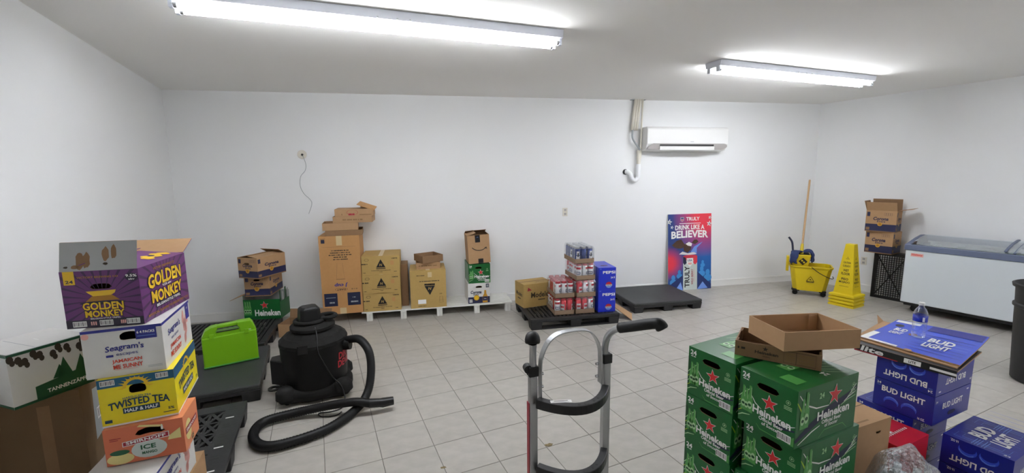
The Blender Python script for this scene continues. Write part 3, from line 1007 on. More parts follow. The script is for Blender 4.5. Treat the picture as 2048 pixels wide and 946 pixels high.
# ================================================================== GREEN STAR PRINT (used on several cartons)
def star_bottle(p, u, v, s_, layer=1):
    p.poly([(u - .012 * s_, v), (u + .012 * s_, v), (u + .012 * s_, v + .055 * s_), (u + .005 * s_, v + .08 * s_), (u + .005 * s_, v + .11 * s_), (u - .005 * s_, v + .11 * s_), (u - .005 * s_, v + .08 * s_), (u - .012 * s_, v + .055 * s_)], 'hgreen_light', layer)
    p.ell(u, v + .03 * s_, .010 * s_, .016 * s_, 'hgreen_pale', layer + 1, 12); p.ell(u, v + .03 * s_, .007 * s_, .006 * s_, 'hgreen_dark', layer + 2, 10)
    p.rect(u + .004 * s_, v + .06 * s_, u + .006 * s_, v + .105 * s_, 'hgreen_pale', layer + 1)
def star_face(p, lu, lv, hole=True, soccer=True):
    p.text('24', .028, lv - .024, .034, .024, 'white_print', 2, 0, .03); p.scrib(.028, lv - .043, .026, .006, 'white_print')
    p.poly([(0, .03), (.02, .06), (.03, .12), (.012, .17), (0, .19)], 'hgreen_dark', 0)
    for k in range(5):
        p.stroke([(.0, .02 + .022 * k), (.02, .035 + .024 * k), (.055, .045 + .03 * k)], .005, 'hlime' if k % 2 else 'hgreen_pale', 1)
    for x, s_ in ((.022, 1.0), (.036, .92), (.052, 1.08)):
        star_bottle(p, x, .055, s_, 2)
    cx = lu * .56
    p.star(cx, lv * .57, lv * .155, 'white_print', 2, -.12); p.star(cx, lv * .57, lv * .135, 'hred', 3, -.12)
    p.text('Heineken', cx + .01, lv * .355, lu * .66, lv * .145, 'white_print', 3, 0, .032)
    p.text('Official Beer', cx + .01, lv * .240, lu * .42, lv * .066, 'white_print', 3, 0, .02)
    p.text('of Soccer', cx + .01, lv * .160, lu * .31, lv * .060, 'white_print', 3, 0, .02)
    e = (lu * .86, lv * .74)
    p.arcband(e[0], e[1], .008, .0095, 0, 2 * PI, 'hgreen_pale', 1, 16); p.star(e[0], e[1], .006, 'hgreen_pale', 1)
    for k in range(3):
        p.rect(e[0] - .016, e[1] - .018 - .006 * k, e[0] + .016, e[1] - .0155 - .006 * k, 'hgreen_pale', 1)
    p.stroke([(lu * .24, lv * .56), (lu * .31, lv * .46), (lu * .42, lv * .40)], .004, 'white_print', 1)
    p.stroke([(lu * .62, lv * .27), (lu * .8, lv * .25), (lu * .99, lv * .30)], .012, 'navy_dark', 1)
    p.stroke([(lu * .78, lv * .31), (lu * .9, lv * .33), (lu * .995, lv * .38)], .004, 'white_print', 1)
    p.stroke([(lu * .35, lv * .10), (lu * .42, lv * .03), (lu * .75, lv * .03), (lu * .82, lv * .10)], .0035, 'hgreen_light', 1)
    p.poly([(lu * .9, lv * .03), (lu * .99, lv * .03), (lu * .99, lv * .2), (lu * .94, lv * .16)], 'hgreen_light', 0)
def star_side(p, lu, lv):
    p.stroke([(.0, lv * .8), (.03, lv * .62), (.07, lv * .5)], .008, 'hlime', 0)
    p.stroke([(.01, lv * .92), (.05, lv * .72), (.12, lv * .6), (.2, lv * .58)], .006, 'white_print', 1)
    p.stroke([(.0, lv * .12), (.09, lv * .3), (.2, lv * .5), (.32, lv * .62), (lu - .004, lv * .74)], .030, 'navy_dark', 0)
    p.stroke([(.02, lv * .05), (.10, lv * .2), (.15, lv * .26)], .006, 'white_print', 1)
    for k in range(4):
        p.stroke([(lu * .72 + .02 * k, lv * (.50 + .05 * k)), (lu * .82 + .01 * k, lv * (.56 + .05 * k)), (lu * .97, lv * (.60 + .07 * k))], .005, 'white_print' if k % 2 else 'hgreen_pale', 1)
    for x, s_ in ((.035, 1.15), (.058, 1.35)):
        star_bottle(p, x, .075, s_, 2)
    cx = lu * .60
    p.text('24', lu * .38, lv * .80, .03, .024, 'hgreen_pale', 2)
    p.star(cx, lv * .74, lv * .20, 'white_print', 2, .12); p.star(cx, lv * .74, lv * .178, 'hred', 3, .12)
    p.text('Heineken', cx, lv * .44, lu * .54, lv * .16, 'white_print', 3, 0, .032)
    p.text('Official Beer', cx - .01, lv * .31, lu * .33, lv * .070, 'white_print', 3, 0, .02)
    p.text('of Soccer', cx - .01, lv * .235, lu * .22, lv * .065, 'white_print', 3, 0, .02)
    p.stroke([(lu * .38, lv * .04), (lu * .47, lv * .15), (lu * .78, lv * .15), (lu * .86, lv * .04)], .004, 'hgreen_light', 1)
    e = (lu * .92, lv * .80)
    p.arcband(e[0], e[1], .009, .0105, 0, 2 * PI, 'hgreen_pale', 1, 16); p.star(e[0], e[1], .007, 'hgreen_pale', 1)
    for k in range(3):
        p.rect(e[0] - .016, e[1] - .02 - .007 * k, e[0] + .016, e[1] - .0175 - .007 * k, 'hgreen_pale', 1)
def star_top(p, lu, lv):
    for k in range(7):
        p.stroke([(lu * .1 + .02 * k, lv * .62), (lu * .16 + .025 * k, lv * .72), (lu * .2 + .03 * k, lv * .9)], .004, 'hgreen_pale', 1)
    p.rect(lu * .55, lv * .12, lu * .85, lv * .28, 'hgreen_light', 1)
    p.text('24', lu * .8, lv * .62, .030, .03, 'white_print', 2, PI)
    p.rect(0, lv * .5 - .001, lu, lv * .5 + .001, 'hgreen_dark', 1)
    for x in (.3, .42):
        star_bottle(p, lu * x, lv * .35, 1.2, 2)
HS = (.246, .39, .238)
def star_carton(label, loc, rz, group='green star beer cartons on the right'):
    t = carton('beer_carton', label, 'carton', loc, rz, HS, 'hgreen', holes={'front': (.125, .192, .048, .014, 0)}, t=.003, group=group)
    p = pr(HS, 'front'); star_face(p, HS[0], HS[2]); p.barcode(.205, .028, .055, .032, 3); p.build('front_print', t)
    p = pr(HS, 'right'); star_side(p, HS[1], HS[2]); p.build('side_print', t)
    p = pr(HS, 'top'); star_top(p, HS[0], HS[1]); p.build('top_print', t)
    return t
RZ = R(-77.7)
H1 = .2395
proto = star_carton('green star beer carton, top of the nearer stack under the cardboard trays', (1.545, 1.455, 3 * H1), RZ)
dup(proto, (1.575, 1.452, 2 * H1), RZ + R(1), 'green star beer carton second from the top of the nearer stack')
dup(proto, (1.550, 1.455, 1 * H1), RZ, 'green star beer carton third from the top of the nearer stack')
dup(proto, (1.555, 1.460, 0), RZ, 'green star beer carton at the bottom of the nearer stack')
dup(proto, (1.472, 1.725, 3 * H1), R(-74), 'green star beer carton, top of the farther left stack')
dup(proto, (1.470, 1.725, 2 * H1), R(-74), 'green star beer carton second from the top of the farther left stack')
dup(proto, (1.474, 1.725, 1 * H1), R(-74), 'green star beer carton third from the top of the farther left stack')
dup(proto, (1.472, 1.725, 0), R(-74), 'green star beer carton at the bottom of the farther left stack')
# trays on top
def tray(label, loc, rz, size, m='kraft', tilt=(0, 0), txt=None, flap=False, name='cardboard_tray'):
    t = carton(name, label, 'tray', loc, rz, size, m, open_top=True, t=.005, tilt=tilt, inm=m)
    w_, d_, h_ = size
    for sx in (-1, 1):
        for sy in (-1, 1):
            b = MB(); b.box((sx * (w_ / 2 - .0078), sy * (d_ / 2 - .03), h_ / 2), (.005, .045, h_ * .94), m); b.build('corner_tab', t)
    return t
ts = (.325, .205, .068)
t = tray('brown cardboard tray with faint printed star, lower of two on green cartons', (1.573, 1.600, 4 * H1 + .001), R(-46.7), ts, 'kraft_dark')
p = pr(ts, 'front')
p.scrib(.026, .038, .03, .014, 'ink'); p.star(.12, .05, .012, 'ink', 1); p.text('Heineken', .125, .032, .09, .014, 'ink', 1, 0, .03); p.text('ORIGINAL', .125, .016, .030, .006, 'ink', 1, 0, 0)
p.stroke([(.19, .008), (.19, .06), (.305, .06), (.305, .008), (.19, .008)], .0015, 'ink', 1); p.rect(.235, .008, .2365, .06, 'ink', 1)
for k in range(3):
    p.rect(.2, .018 + .014 * k, .228, .024 + .014 * k, 'ink_light', 1); p.rect(.245, .018 + .014 * k, .298, .024 + .014 * k, 'ink_light', 1)
p.build('tray_print', t)
tray('plain brown cardboard tray, upper of two on green cartons', (1.666, 1.572, 4 * H1 + .073), R(-97.2), (.240, .345, .083), 'kraft', tilt=(R(0), R(-1)))

# ================================================================== BLUE CASES
BS = (.265, .375, .156)
def blue_face(p, lu, lv):
    p.text('BUD LIGHT', lu * .50, lv * .70, lu * .72, .032, 'white_print', 2, 0, .030)
    p.stroke([(lu * .14, lv * .56), (lu * .86, lv * .56)], .0015, 'bud_light', 1); p.stroke([(lu * .14, lv * .84), (lu * .86, lv * .84)], .0015, 'bud_light', 1)
    p.text('24', .022, lv - .020, .020, .013, 'white_print', 2); p.text('CANS', .022, lv - .034, .018, .006, 'bud_pale', 2, 0, .01)
    p.text('16 OZ.', lu - .045, .014, .030, .013, 'white_print', 2, 0, .03)
    for x in (.32, .62):
        p.ell(lu * x, lv * .28, .035, .030, 'bud_light', 0, 14); p.arcband(lu * x, lv * .24, .03, .033, .3, 2.4, 'bud_pale', 1)
        p.ell(lu * x, lv * .20, .030, .024, 'bud', 1, 14)
def blue_side(p, lu, lv):
    p.text('BUD LIGHT', lu * .50, lv * .58, lu * .55, .034, 'white_print', 2, 0, .030)
    p.text('24', .02, lv - .03, .02, .012, 'white_print', 2); p.scrib(lu - .035, lv - .02, .026, .010, 'white_print')
    p.ell(lu * .5, lv * .24, .04, .012, 'navy_dark', 1)
def blue_top(p, lu, lv):
    for k in range(2):
        x = .03 + .025 * k
        p.stroke([(x, lv * .25), (x, .03 + .02 * k), (lu - x, .03 + .02 * k), (lu - x, lv * .25)], .0025, 'bud_pale', 1)
        p.stroke([(x, lv * .75), (x, lv - .03 - .02 * k), (lu - x, lv - .03 - .02 * k), (lu - x, lv * .75)], .0025, 'bud_pale', 1)
    for k in range(9):
        y = lv * (.12 + .02 * k)
        p.stroke([(.02, y + .05 * k), (lu * .5, y + .05 * k), (lu - .02, y + .05 * k)], .003, 'bud_light', 0)
    for x in (.40, .44, .48, .54, .58):
        p.stroke([(lu * x, .01), (lu * x, lv * .25)], .005, 'bud_pale', 1); p.stroke([(lu * x, lv * .75), (lu * x, lv - .01)], .005, 'bud_pale', 1)
    p.text('BUD', lu * .36, lv * .5, .150, .068, 'white_print', 2, PI / 2, .035); p.text('LIGHT', lu * .68, lv * .5, .150, .068, 'white_print', 2, PI / 2, .035)
    p.text('24', lu - .03, .02, .022, .014, 'white_print', 2)
def blue_case(label, loc, rz, flip=False, size=BS):
    t = carton('beer_case', label, 'case', loc, rz, size, 'bud', t=.003, group='blue beer cases', holes={'right': (size[1] * .5, size[2] * (.80 if flip else .22), .035, .010, 0)})
    P_ = pr180 if flip else pr
    p = P_(size, 'front'); blue_face(p, size[0], size[2]); p.build('front_print', t)
    p = P_(size, 'right'); blue_side(p, size[1], size[2]); p.build('side_print', t)
    p = pr(size, 'top'); blue_top(p, size[0], size[1]); p.build('top_print', t)
    return t
z0 = .1585
proto = blue_case('blue beer case printed upright, under the upside-down one', (2.700, 1.762, 3 * z0), R(-78))
blue_case('upside-down blue beer case holding the flattened cartons', (2.702, 1.764, 4 * z0), R(-78), True)
dup(proto, (2.684, 1.836, 2 * z0), R(-78), 'blue beer case jutting out below the two stacked ones')
dup(proto, (2.684, 1.836, z0), R(-78), 'blue beer case low in the stack, hidden by the red carton')
dup(proto, (2.684, 1.836, 0), R(-78), 'blue beer case at the floor under the bottle stack')
BS2 = (.25, .36, .15)
q = blue_case('blue beer case with large top lettering at the lower right corner', (2.775, 1.48, .306), R(-76), True, BS2)
dup(q, (2.775, 1.48, .153), R(-76), 'blue beer case second from top in the lower right corner')
dup(q, (2.775, 1.48, 0), R(-76), 'blue beer case on the floor in the lower right corner')

# flattened cartons
def sheet(name, label, pts, z, th, top, bottom, curl=None):
    """flattened carton: two board layers with real thickness, slightly bowed"""
    t = thing(name, label, 'flattened carton', (0, 0, 0))
    P_ = [Vector(p) for p in pts]
    nn = 10
    b = MB()
    def S(u, v):
        q_ = P_[0] * (1 - u) * (1 - v) + P_[1] * u * (1 - v) + P_[2] * u * v + P_[3] * (1 - u) * v
        return q_, (curl(u, v) if curl else 0)
    vs = []
    for k in (0, 1):
        for i in range(nn + 1):
            for j in range(nn + 1):
                q_, dz = S(i / nn, j / nn)
                vs.append((q_.x, q_.y, z + dz + k * th))
    N1 = (nn + 1) ** 2
    ix = lambda i, j, k: k * N1 + i * (nn + 1) + j
    fb_ = [(ix(i, j, 0), ix(i, j + 1, 0), ix(i + 1, j + 1, 0), ix(i + 1, j, 0)) for i in range(nn) for j in range(nn)]
    ft = [(ix(i, j, 1), ix(i + 1, j, 1), ix(i + 1, j + 1, 1), ix(i, j + 1, 1)) for i in range(nn) for j in range(nn)]
    sd = []
    for i in range(nn):
        sd += [(ix(i, 0, 0), ix(i + 1, 0, 0), ix(i + 1, 0, 1), ix(i, 0, 1)), (ix(i, nn, 0), ix(i, nn, 1), ix(i + 1, nn, 1), ix(i + 1, nn, 0)),
               (ix(0, i, 0), ix(0, i, 1), ix(0, i + 1, 1), ix(0, i + 1, 0)), (ix(nn, i, 0), ix(nn, i + 1, 0), ix(nn, i + 1, 1), ix(nn, i, 1))]
    b.add(vs, ft, top); b.add(vs, fb_, bottom); b.add(vs, sd, 'kraft')
    b.build('board', t)
    def P3(u, v, e):
        q_, dz = S(u, v)
        return (q_.x, q_.y, z + dz + th + e)
    return t, P3
class CurvePrint(Print):
    def __init__(s, fn): s.fn = fn; s.mb = MB()
    def raw(s, pts, faces, m, layer=0):
        s.mb.add([s.fn(a, b, .0008 + .0005 * layer) for a, b in pts], faces, m); return s
zt = 5 * z0 + .003
bow = lambda u, v: .010 * (2 * v - 1) ** 2 * (1 if v > .5 else .2)
t, fn = sheet('flattened_carton', 'black flattened carton with white lettering under the blue flattened carton', [(2.44, 1.94), (2.565, 1.53), (2.97, 1.68), (2.93, 2.12)], zt, .007, 'black_print', 'kraft')
b = MB()
A_, B_ = Vector((2.439, 1.94, zt + .007)), Vector((2.564, 1.53, zt + .007))
dn = Vector((-.12, -.05, -1)).normalized()
vs = [A_, B_, B_ + dn * .035, A_ + dn * .04]
off = Vector((-.003, 0, 0))
b.add([v + off for v in vs] + [v + off * 2.2 for v in vs], [(0, 1, 2, 3), (7, 6, 5, 4), (0, 4, 5, 1), (1, 5, 6, 2), (2, 6, 7, 3), (3, 7, 4, 0)], 'black_print')
b.build('hanging_edge', t)
U_ = (B_ - A_).normalized()
p = Print(A_ + off * 2.2 + dn * .038, U_, -dn, U_.cross(-dn).normalized())
p.text('lite', .085, .022, .105, .030, 'white_print', 1, 0, .030, .2); p.rect(0.0, 0.0, .2, .005, 'dark_red', 1)
p.rect(.225, .008, .295, .032, 'white_print', 1); p.text('LITE', .26, .02, .030, .013, 'ink', 2); p.rect(.33, .012, .43, .024, 'white_print', 1)
p.build('edge_print', t)
t, fn = sheet('flattened_carton', 'brown flattened carton sandwiched in the pile on the blue cases', [(2.485, 1.995), (2.59, 1.55), (3.02, 1.73), (2.95, 2.19)], zt + .0075, .006, 'kraft', 'kraft')
b = MB(); b.add([(2.86, 2.145, zt + .015), (2.95, 2.185, zt + .015), (2.92, 2.20, zt + .05), (2.86, 2.15, zt + .018), (2.95, 2.19, zt + .018), (2.92, 2.205, zt + .053)], [(0, 1, 2), (5, 4, 3), (0, 3, 4, 1), (1, 4, 5, 2), (2, 5, 3, 0)], 'kraft'); b.build('torn_flap', t)
t, fn = sheet('flattened_carton', 'blue flattened carton lying on the stacked blue cases beneath the bottle', [(2.515, 1.985), (2.615, 1.555), (3.20, 1.785), (3.02, 2.15)], zt + .014, .006, 'bud_light', 'kraft', bow)
p = CurvePrint(fn)
p.rect(.0, .0, .40, .05, 'white_print', 1); p.rect(.0, .05, .08, .35, 'white_print', 1)
p.rect(.02, .90, .30, .98, 'white_print', 1)
p.rect(.42, .80, .98, .985, 'bud', 1)
for k in range(7):
    p.stroke([(.44, .12 + .09 * k), (.7, .12 + .09 * k), (.96, .12 + .09 * k)], .012, 'bud_pale' if k in (3, 4) else 'bud', 1)
p.text('BUD', .68, .50, .26, .15, 'white_print', 3, 0, .035); p.text('LIGHT', .68, .32, .26, .15, 'white_print', 3, 0, .035)
p.text('BUD', .20, .62, .14, .12, 'white_print', 3, 0, .035); p.text('LIGHT', .20, .48, .14, .10, 'white_print', 3, 0, .035)
p.ell(.12, .78, .05, .05, 'black', 2); p.ell(.36, .55, .045, .05, 'kraft_dark', 2); p.ell(.52, .005, .04, .03, 'kraft', 2)
p.build('carton_print', t)
# water bottle
t = thing('water_bottle', 'clear plastic water bottle with blue label standing on flattened cartons', 'bottle', (2.835, 1.90, zt + .0215))
b = MB(); b.lathe([(.001, .004), (.026, .0), (.032, .006), (.033, .03), (.030, .036), (.033, .042), (.030, .050), (.033, .057), (.030, .065), (.033, .072), (.031, .082), (.033, .088), (.033, .138), (.031, .150), (.024, .168), (.014, .182), (.0125, .190), (.0125, .194)], 'clear', 24); b.build('bottle_body', t, smooth=True)
b = MB(); b.lathe([(.0335, .098), (.0338, .098), (.0338, .136), (.0335, .136)], 'water_label', 24, cap=False); b.build('label_band', t, smooth=True)
b = MB(); b.lathe([(.001, .193), (.0145, .193), (.0145, .207), (.013, .209), (.001, .209)], 'white_print', 18); b.build('cap', t)
p = Print((-.036 * .9, -.036 * .75, 0), (.64, -.77, 0), (0, 0, 1), (-.77, -.64, 0)); p.rect(.006, .104, .016, .130, 'white_print', 1); p.build('label_print', t)

# brown box, red carton and wrapped bundle
sz = (.33, .25, .62)
t = carton('cardboard_box', 'plain brown box between the green cartons and the blue cases', 'box', (1.986, 1.618, 0), R(9), sz, 'kraft', t=.004, holes={'front': (.24, .565, .018, .006, -.8)})
p = pr(sz, 'top'); p.rect(0, .122, .33, .126, 'ink', 0); p.rect(.10, .02, .2, .03, 'ink_light', 0); p.build('top_print', t)
sz = (.26, .28, .455)
t = carton('drinks_carton', 'red and white carton tucked against the blue cases', 'carton', (2.330, 1.672, 0), R(13), sz, 'red_card', t=.003)
p = pr(sz, 'top'); p.poly([(.0, .09), (.12, .09), (.10, .28), (.0, .28)], 'white_print', 0)
for k in range(12):
    p.rect(.02 + .018 * k, .075, .028 + .018 * k, .088, 'white_print', 1)
p.build('top_print', t)
p = pr(sz, 'right'); p.rect(.02, .39, .10, .41, 'pink', 0); p.rect(.02, .36, .08, .37, 'pink', 0); p.build('side_print', t)
# plastic bundle
t = thing('wrapped_bundle', 'crumpled clear plastic wrapped bundle in front of the brown box', 'bundle', (1.99, 1.325, 0))
bm = bmesh.new()
bmesh.ops.create_icosphere(bm, subdivisions=5, radius=1)
rnd = random.Random(3)
dirs = [Vector((rnd.gauss(0, 1), rnd.gauss(0, 1), rnd.gauss(0, 1))).normalized() for _ in range(46)]
for v in bm.verts:
    d = v.co.normalized()
    k = 1.0
    for i, q_ in enumerate(dirs):
        a_ = d.dot(q_)
        k += .016 * math.sin(10 * a_ + i) * abs(a_) - .05 * max(0, a_ - .93) * 4 + .03 * max(0, .06 - abs(a_ - .75)) * 6
    z_ = max(d.z, -.9)
    k = max(.82, min(1.1, k))
    v.co = Vector((d.x * .172 * k, d.y * .128 * k, .315 + z_ * .29 * k))
for v in bm.verts:
    v.co.z = max(v.co.z, .003)
me = bpy.data.meshes.new('plastic_film'); bm.to_mesh(me); bm.free()
me.materials.append(M['wrap'])
o = bpy.data.objects.new('plastic_film', me); C.objects.link(o); o.parent = t
for k in range(7):
    a_ = 2 * PI * k / 6
    r_ = .068 if k < 6 else 0
    for zz in (0, 1):
        b = MB(); b.lathe([(.001, 0), (.03, 0), (.033, .01), (.033, .14), (.028, .175), (.014, .2), (.014, .22), (.001, .22)], 'can_white', 14)
        o = b.build('cup_stack', t, smooth=True); o.location = (r_ * math.cos(a_) * 1.15, r_ * math.sin(a_) * .85, .03 + zz * .25); o.scale = (.95, .95, 1)

# ================================================================== HAND TRUCK
t = thing('hand_truck', 'aluminium hand truck with black grips and curved black braces', 'hand truck', (0, 0, 0))
Lx, Rx = Vector((.418, 1.60)), Vector((.755, 1.648))
ang = math.atan2(Rx.y - Lx.y, Rx.x - Lx.x)
for k, P_ in enumerate((Lx, Rx)):
    b = MB(); b.box((P_.x, P_.y, .52), (.033, .028, .98), 'alu', ang); b.build('upright', t, bevel=.003)
b = MB(); b.box((Lx.x - .018, Lx.y + .004, .45), (.004, .022, .84), 'dark_red', ang); b.build('red_edge_strip', t)
for P_ in (Lx, Rx):
    b = MB(); b.box((P_.x, P_.y, 1.005), (.042, .036, .042), 'black_plastic', ang); b.build('clamp_block', t, bevel=.004)
b = MB(); b.tube([(Lx.x - .020, Lx.y - .01, 1.015), (Lx.x - .020, Lx.y + .02, 1.015)], .017, 'black_plastic', 14); b.build('clamp_knob', t, smooth=True, auto=40)
lp = smooth_path([(Lx.x, Lx.y, .98), (Lx.x, Lx.y - .003, 1.08), (Lx.x - .005, Lx.y - .03, 1.13), (Lx.x - .02, Lx.y - .08, 1.165)])
b = MB(); b.tube(lp, .0145, 'alu', 12); b.build('handle_tube', t, smooth=True)
rp = smooth_path([(Rx.x - .006, Rx.y, .98), (Rx.x - .006, Rx.y, 1.05), (Rx.x - .002, Rx.y - .015, 1.105), (.764, 1.598, 1.145), (.783, 1.545, 1.175)])
b = MB(); b.tube(rp, .0145, 'alu', 12); b.build('handle_tube', t, smooth=True)
lg = smooth_path([(Lx.x - .017, Lx.y - .07, 1.16), (Lx.x - .040, Lx.y - .145, 1.196), (Lx.x - .062, Lx.y - .235, 1.235), (Lx.x - .066, Lx.y - .252, 1.222)], 4)
b = MB(); b.tube(lg, [.021] * 5 + [.022, .023, .024, .025, .026, .026, .025, .022][:len(lg) - 5], 'rubber', 16); b.build('grip', t, smooth=True)
rg = smooth_path([(.774, 1.566, 1.165), (.803, 1.518, 1.186), (.842, 1.455, 1.214), (.862, 1.425, 1.222), (.872, 1.412, 1.205)], 4)
b = MB(); b.tube(rg, [.0215] * 9 + [.021, .0215, .0225, .0235, .024, .0245, .024, .020][:len(rg) - 9], 'rubber', 16); b.build('grip', t, smooth=True)
# loop strap
def strap(path, wd, th, m, name, nrm):
    path = [Vector(p) for p in path]
    N_ = Vector(nrm).normalized()
    b = MB()
    vs = []
    n_ = len(path)
    for i, p_ in enumerate(path):
        tt = (path[min(i + 1, n_ - 1)] - path[max(i - 1, 0)]).normalized()
        s_ = tt.cross(N_).normalized()
        for a_, c_ in ((-1, -1), (1, -1), (1, 1), (-1, 1)):
            vs.append(p_ + N_ * (a_ * wd / 2) + s_ * (c_ * th / 2))
    fs = [(i * 4 + k, i * 4 + (k + 1) % 4, (i + 1) * 4 + (k + 1) % 4, (i + 1) * 4 + k) for i in range(n_ - 1) for k in range(4)] + [(0, 1, 2, 3), tuple(range(n_ * 4 - 4, n_ * 4))[::-1]]
    b.add(vs, fs, m)
    return b.build(name, t, bevel=.001)
dv = Vector((math.cos(ang), math.sin(ang), 0)); nv = Vector((-dv.y, dv.x, 0))
P0 = Vector((Lx.x, Lx.y, 0))
W_ = (Rx - Lx).length
lo = [(.030, .86), (.030, 1.00), (.036, 1.06), (.062, 1.115), (.105, 1.145), (W_ / 2, 1.152), (W_ - .105, 1.145), (W_ - .065, 1.115), (W_ - .038, 1.06), (W_ - .032, 1.00), (W_ - .032, .90)]
strap(smooth_path([P0 + dv * a_ - nv * .005 + Vector((0, 0, z_)) for a_, z_ in lo], 4), .032, .005, 'alu', 'loop_handle', nv)
for zz in (.93, .985):
    for a_ in (.034, W_ - .038):
        q_ = P0 + dv * a_ + Vector((0, 0, zz)); b = MB(); b.tube([q_ + dv * (.0 if a_ < .1 else -.012), q_ + dv * (.012 if a_ < .1 else 0)], .006, 'steel', 8); b.build('bolt', t)
def brace(z):
    pts = []
    for k in range(17):
        u = k / 16
        pts.append(P0 + dv * (.012 + (W_ - .024) * u) - nv * (.020 + .105 * (1 - (2 * u - 1) ** 2)) + Vector((0, 0, z)))
    b = MB()
    n_ = len(pts)
    vs = []
    for i, p_ in enumerate(pts):
        tt = (pts[min(i + 1, n_ - 1)] - pts[max(i - 1, 0)]).normalized()
        s_ = Vector((tt.y, -tt.x, 0))
        for a_, c_ in ((-1, 0), (1, 0), (1, -1), (-1, -1)):
            vs.append(p_ + s_ * (a_ * .016) + Vector((0, 0, c_ * .038)))
    b.add(vs, [(i * 4 + k, i * 4 + (k + 1) % 4, (i + 1) * 4 + (k + 1) % 4, (i + 1) * 4 + k) for i in range(n_ - 1) for k in range(4)] + [(0, 1, 2, 3), tuple(range(n_ * 4 - 4, n_ * 4))[::-1]], 'black_plastic')
    o = b.build('curved_brace', t, bevel=.003)
    for u in (.42, .52, .64, .72):
        q_ = P0 + dv * (.012 + (W_ - .024) * u) - nv * (.020 + .105 * (1 - (2 * u - 1) ** 2)) + Vector((0, 0, z))
        d_ = MB(); d_.lathe([(.001, 0), (.006 if u != .52 else .011, 0), (.006 if u != .52 else .011, .0008), (.001, .0008)], 'black', 10); e = d_.build('brace_hole', o); e.location = q_
    return o
brace(.895)
p = Print(P0 + dv * .045 - nv * .075 + Vector((0, 0, .895)), (dv - nv * .28).normalized(), (nv + dv * .28).normalized(), (0, 0, 1))
p.rect(0, 0, .085, .020, 'white_print', 0); p.rect(.015, .011, .07, .015, 'black_print', 1); p.rect(.01, .004, .075, .006, 'grey_print', 1); p.build('label_sticker', t)
brace(.605); brace(.30)
b = MB(); b.box((P0 + dv * W_ / 2 + nv * .12).to_tuple()[:2] + (.008,), (W_ + .06, .22, .012), 'alu', ang); b.build('toe_plate', t, bevel=.003)
for s_ in (0, 1):
    q_ = P0 + dv * (-.055 if s_ == 0 else W_ + .055) - nv * .07 + Vector((0, 0, .125))
    b = MB(); X_ = Matrix.Translation(q_) @ Matrix.Rotation(ang, 4, 'Z') @ Matrix.Rotation(PI / 2, 4, 'Y')
    b.lathe([(.03, -.022), (.10, -.024), (.124, -.014), (.124, .014), (.10, .024), (.03, .022), (.03, -.022)], 'rubber', 28, X_, cap=False); b.lathe([(.001, -.028), (.055, -.02), (.055, .02), (.001, .028)], 'steel', 18, X_); b.build('wheel', t, smooth=True, auto=40)
b = MB(); b.tube([P0 - dv * .055 - nv * .07 + Vector((0, 0, .125)), P0 + dv * (W_ + .055) - nv * .07 + Vector((0, 0, .125))], .009, 'steel', 10); b.build('axle', t)
for a_ in (0, W_):
    b = MB(); b.tube([P0 + dv * a_ + Vector((0, 0, .22)), P0 + dv * a_ - nv * .07 + Vector((0, 0, .125)), P0 + dv * a_ + Vector((0, 0, .06))], .010, 'alu', 8); b.build('wheel_bracket', t)

# ================================================================== SHOP VACUUM
t = thing('shop_vacuum', 'black canister shop vacuum with red lettering on the tiled floor', 'vacuum', (-.905, 3.735, 0), R(8))
b = MB()
n_ = 40
def basering(z, k):
    pts = []
    for i in range(n_):
        a_ = 2 * PI * i / n_
        lob = 1 + .26 * max(0, math.cos(4 * (a_ - PI / 4))) ** 2
        pts.append((.285 * k * lob * math.cos(a_), .255 * k * lob * math.sin(a_), z))
    return pts
rs = [basering(.025, .96), basering(.04, 1.0), basering(.085, 1.0), basering(.115, .93), basering(.13, .80)]
vs = [p for r_ in rs for p in r_]
b.add(vs, [(j * n_ + i, j * n_ + (i + 1) % n_, (j + 1) * n_ + (i + 1) % n_, (j + 1) * n_ + i) for j in range(4) for i in range(n_)] + [tuple(range(n_))[::-1], tuple(range(4 * n_, 5 * n_))], 'vac_dust')
b.build('caster_base', t, smooth=True, auto=50)
for k in range(4):
    a_ = PI / 4 + PI / 2 * k
    b = MB(); b.lathe([(.001, -.012), (.024, -.012), (.024, .012), (.001, .012)], 'rubber', 14, Matrix.Translation((.29 * math.cos(a_), .26 * math.sin(a_), .0245)) @ Matrix.Rotation(PI / 2, 4, 'X')); b.build('caster', t)
    b = MB(); b.lathe([(.001, .06), (.075, .06), (.072, .115), (.045, .145), (.001, .15)], 'vac_dust', 18, Matrix.Translation((.298 * math.cos(a_), .265 * math.sin(a_), 0))); b.build('caster_cover', t, smooth=True, auto=45)
b = MB(); b.lathe([(.001, .10), (.235, .10), (.245, .12), (.250, .25), (.257, .42), (.262, .435), (.262, .45), (.001, .45)], 'vac', 40); b.build('drum', t, smooth=True, auto=35)
b = MB(); b.lathe([(.001, .45), (.264, .45), (.262, .470), (.225, .505), (.205, .510), (.165, .540), (.15, .552), (.001, .552)], 'vac_dust', 16); b.build('lid', t)
b = MB(); b.lathe([(.001, .545), (.150, .548), (.172, .558), (.172, .578), (.155, .592), (.11, .60), (.001, .60)], 'vac_dust', 28); b.build('motor_cover', t, smooth=True, auto=45)
b = MB(); b.taper(.595, (.170, .155), .715, (.150, .135), 'vac', ch=.022); b.taper(.715, (.150, .135), .735, (.115, .10), 'vac', ch=.02); o = b.build('motor_cap', t, bevel=.006); o.rotation_euler = (0, 0, R(18)); o.location = (-.02, 0, 0)
b = MB(); b.tube([Vector((.115 + .065 * math.cos(2 * PI * k / 20), .02 + .06 * math.sin(2 * PI * k / 20), .628)) for k in range(21)], .017, 'vac_dust', 10, False); b.build('carry_handle', t, smooth=True)
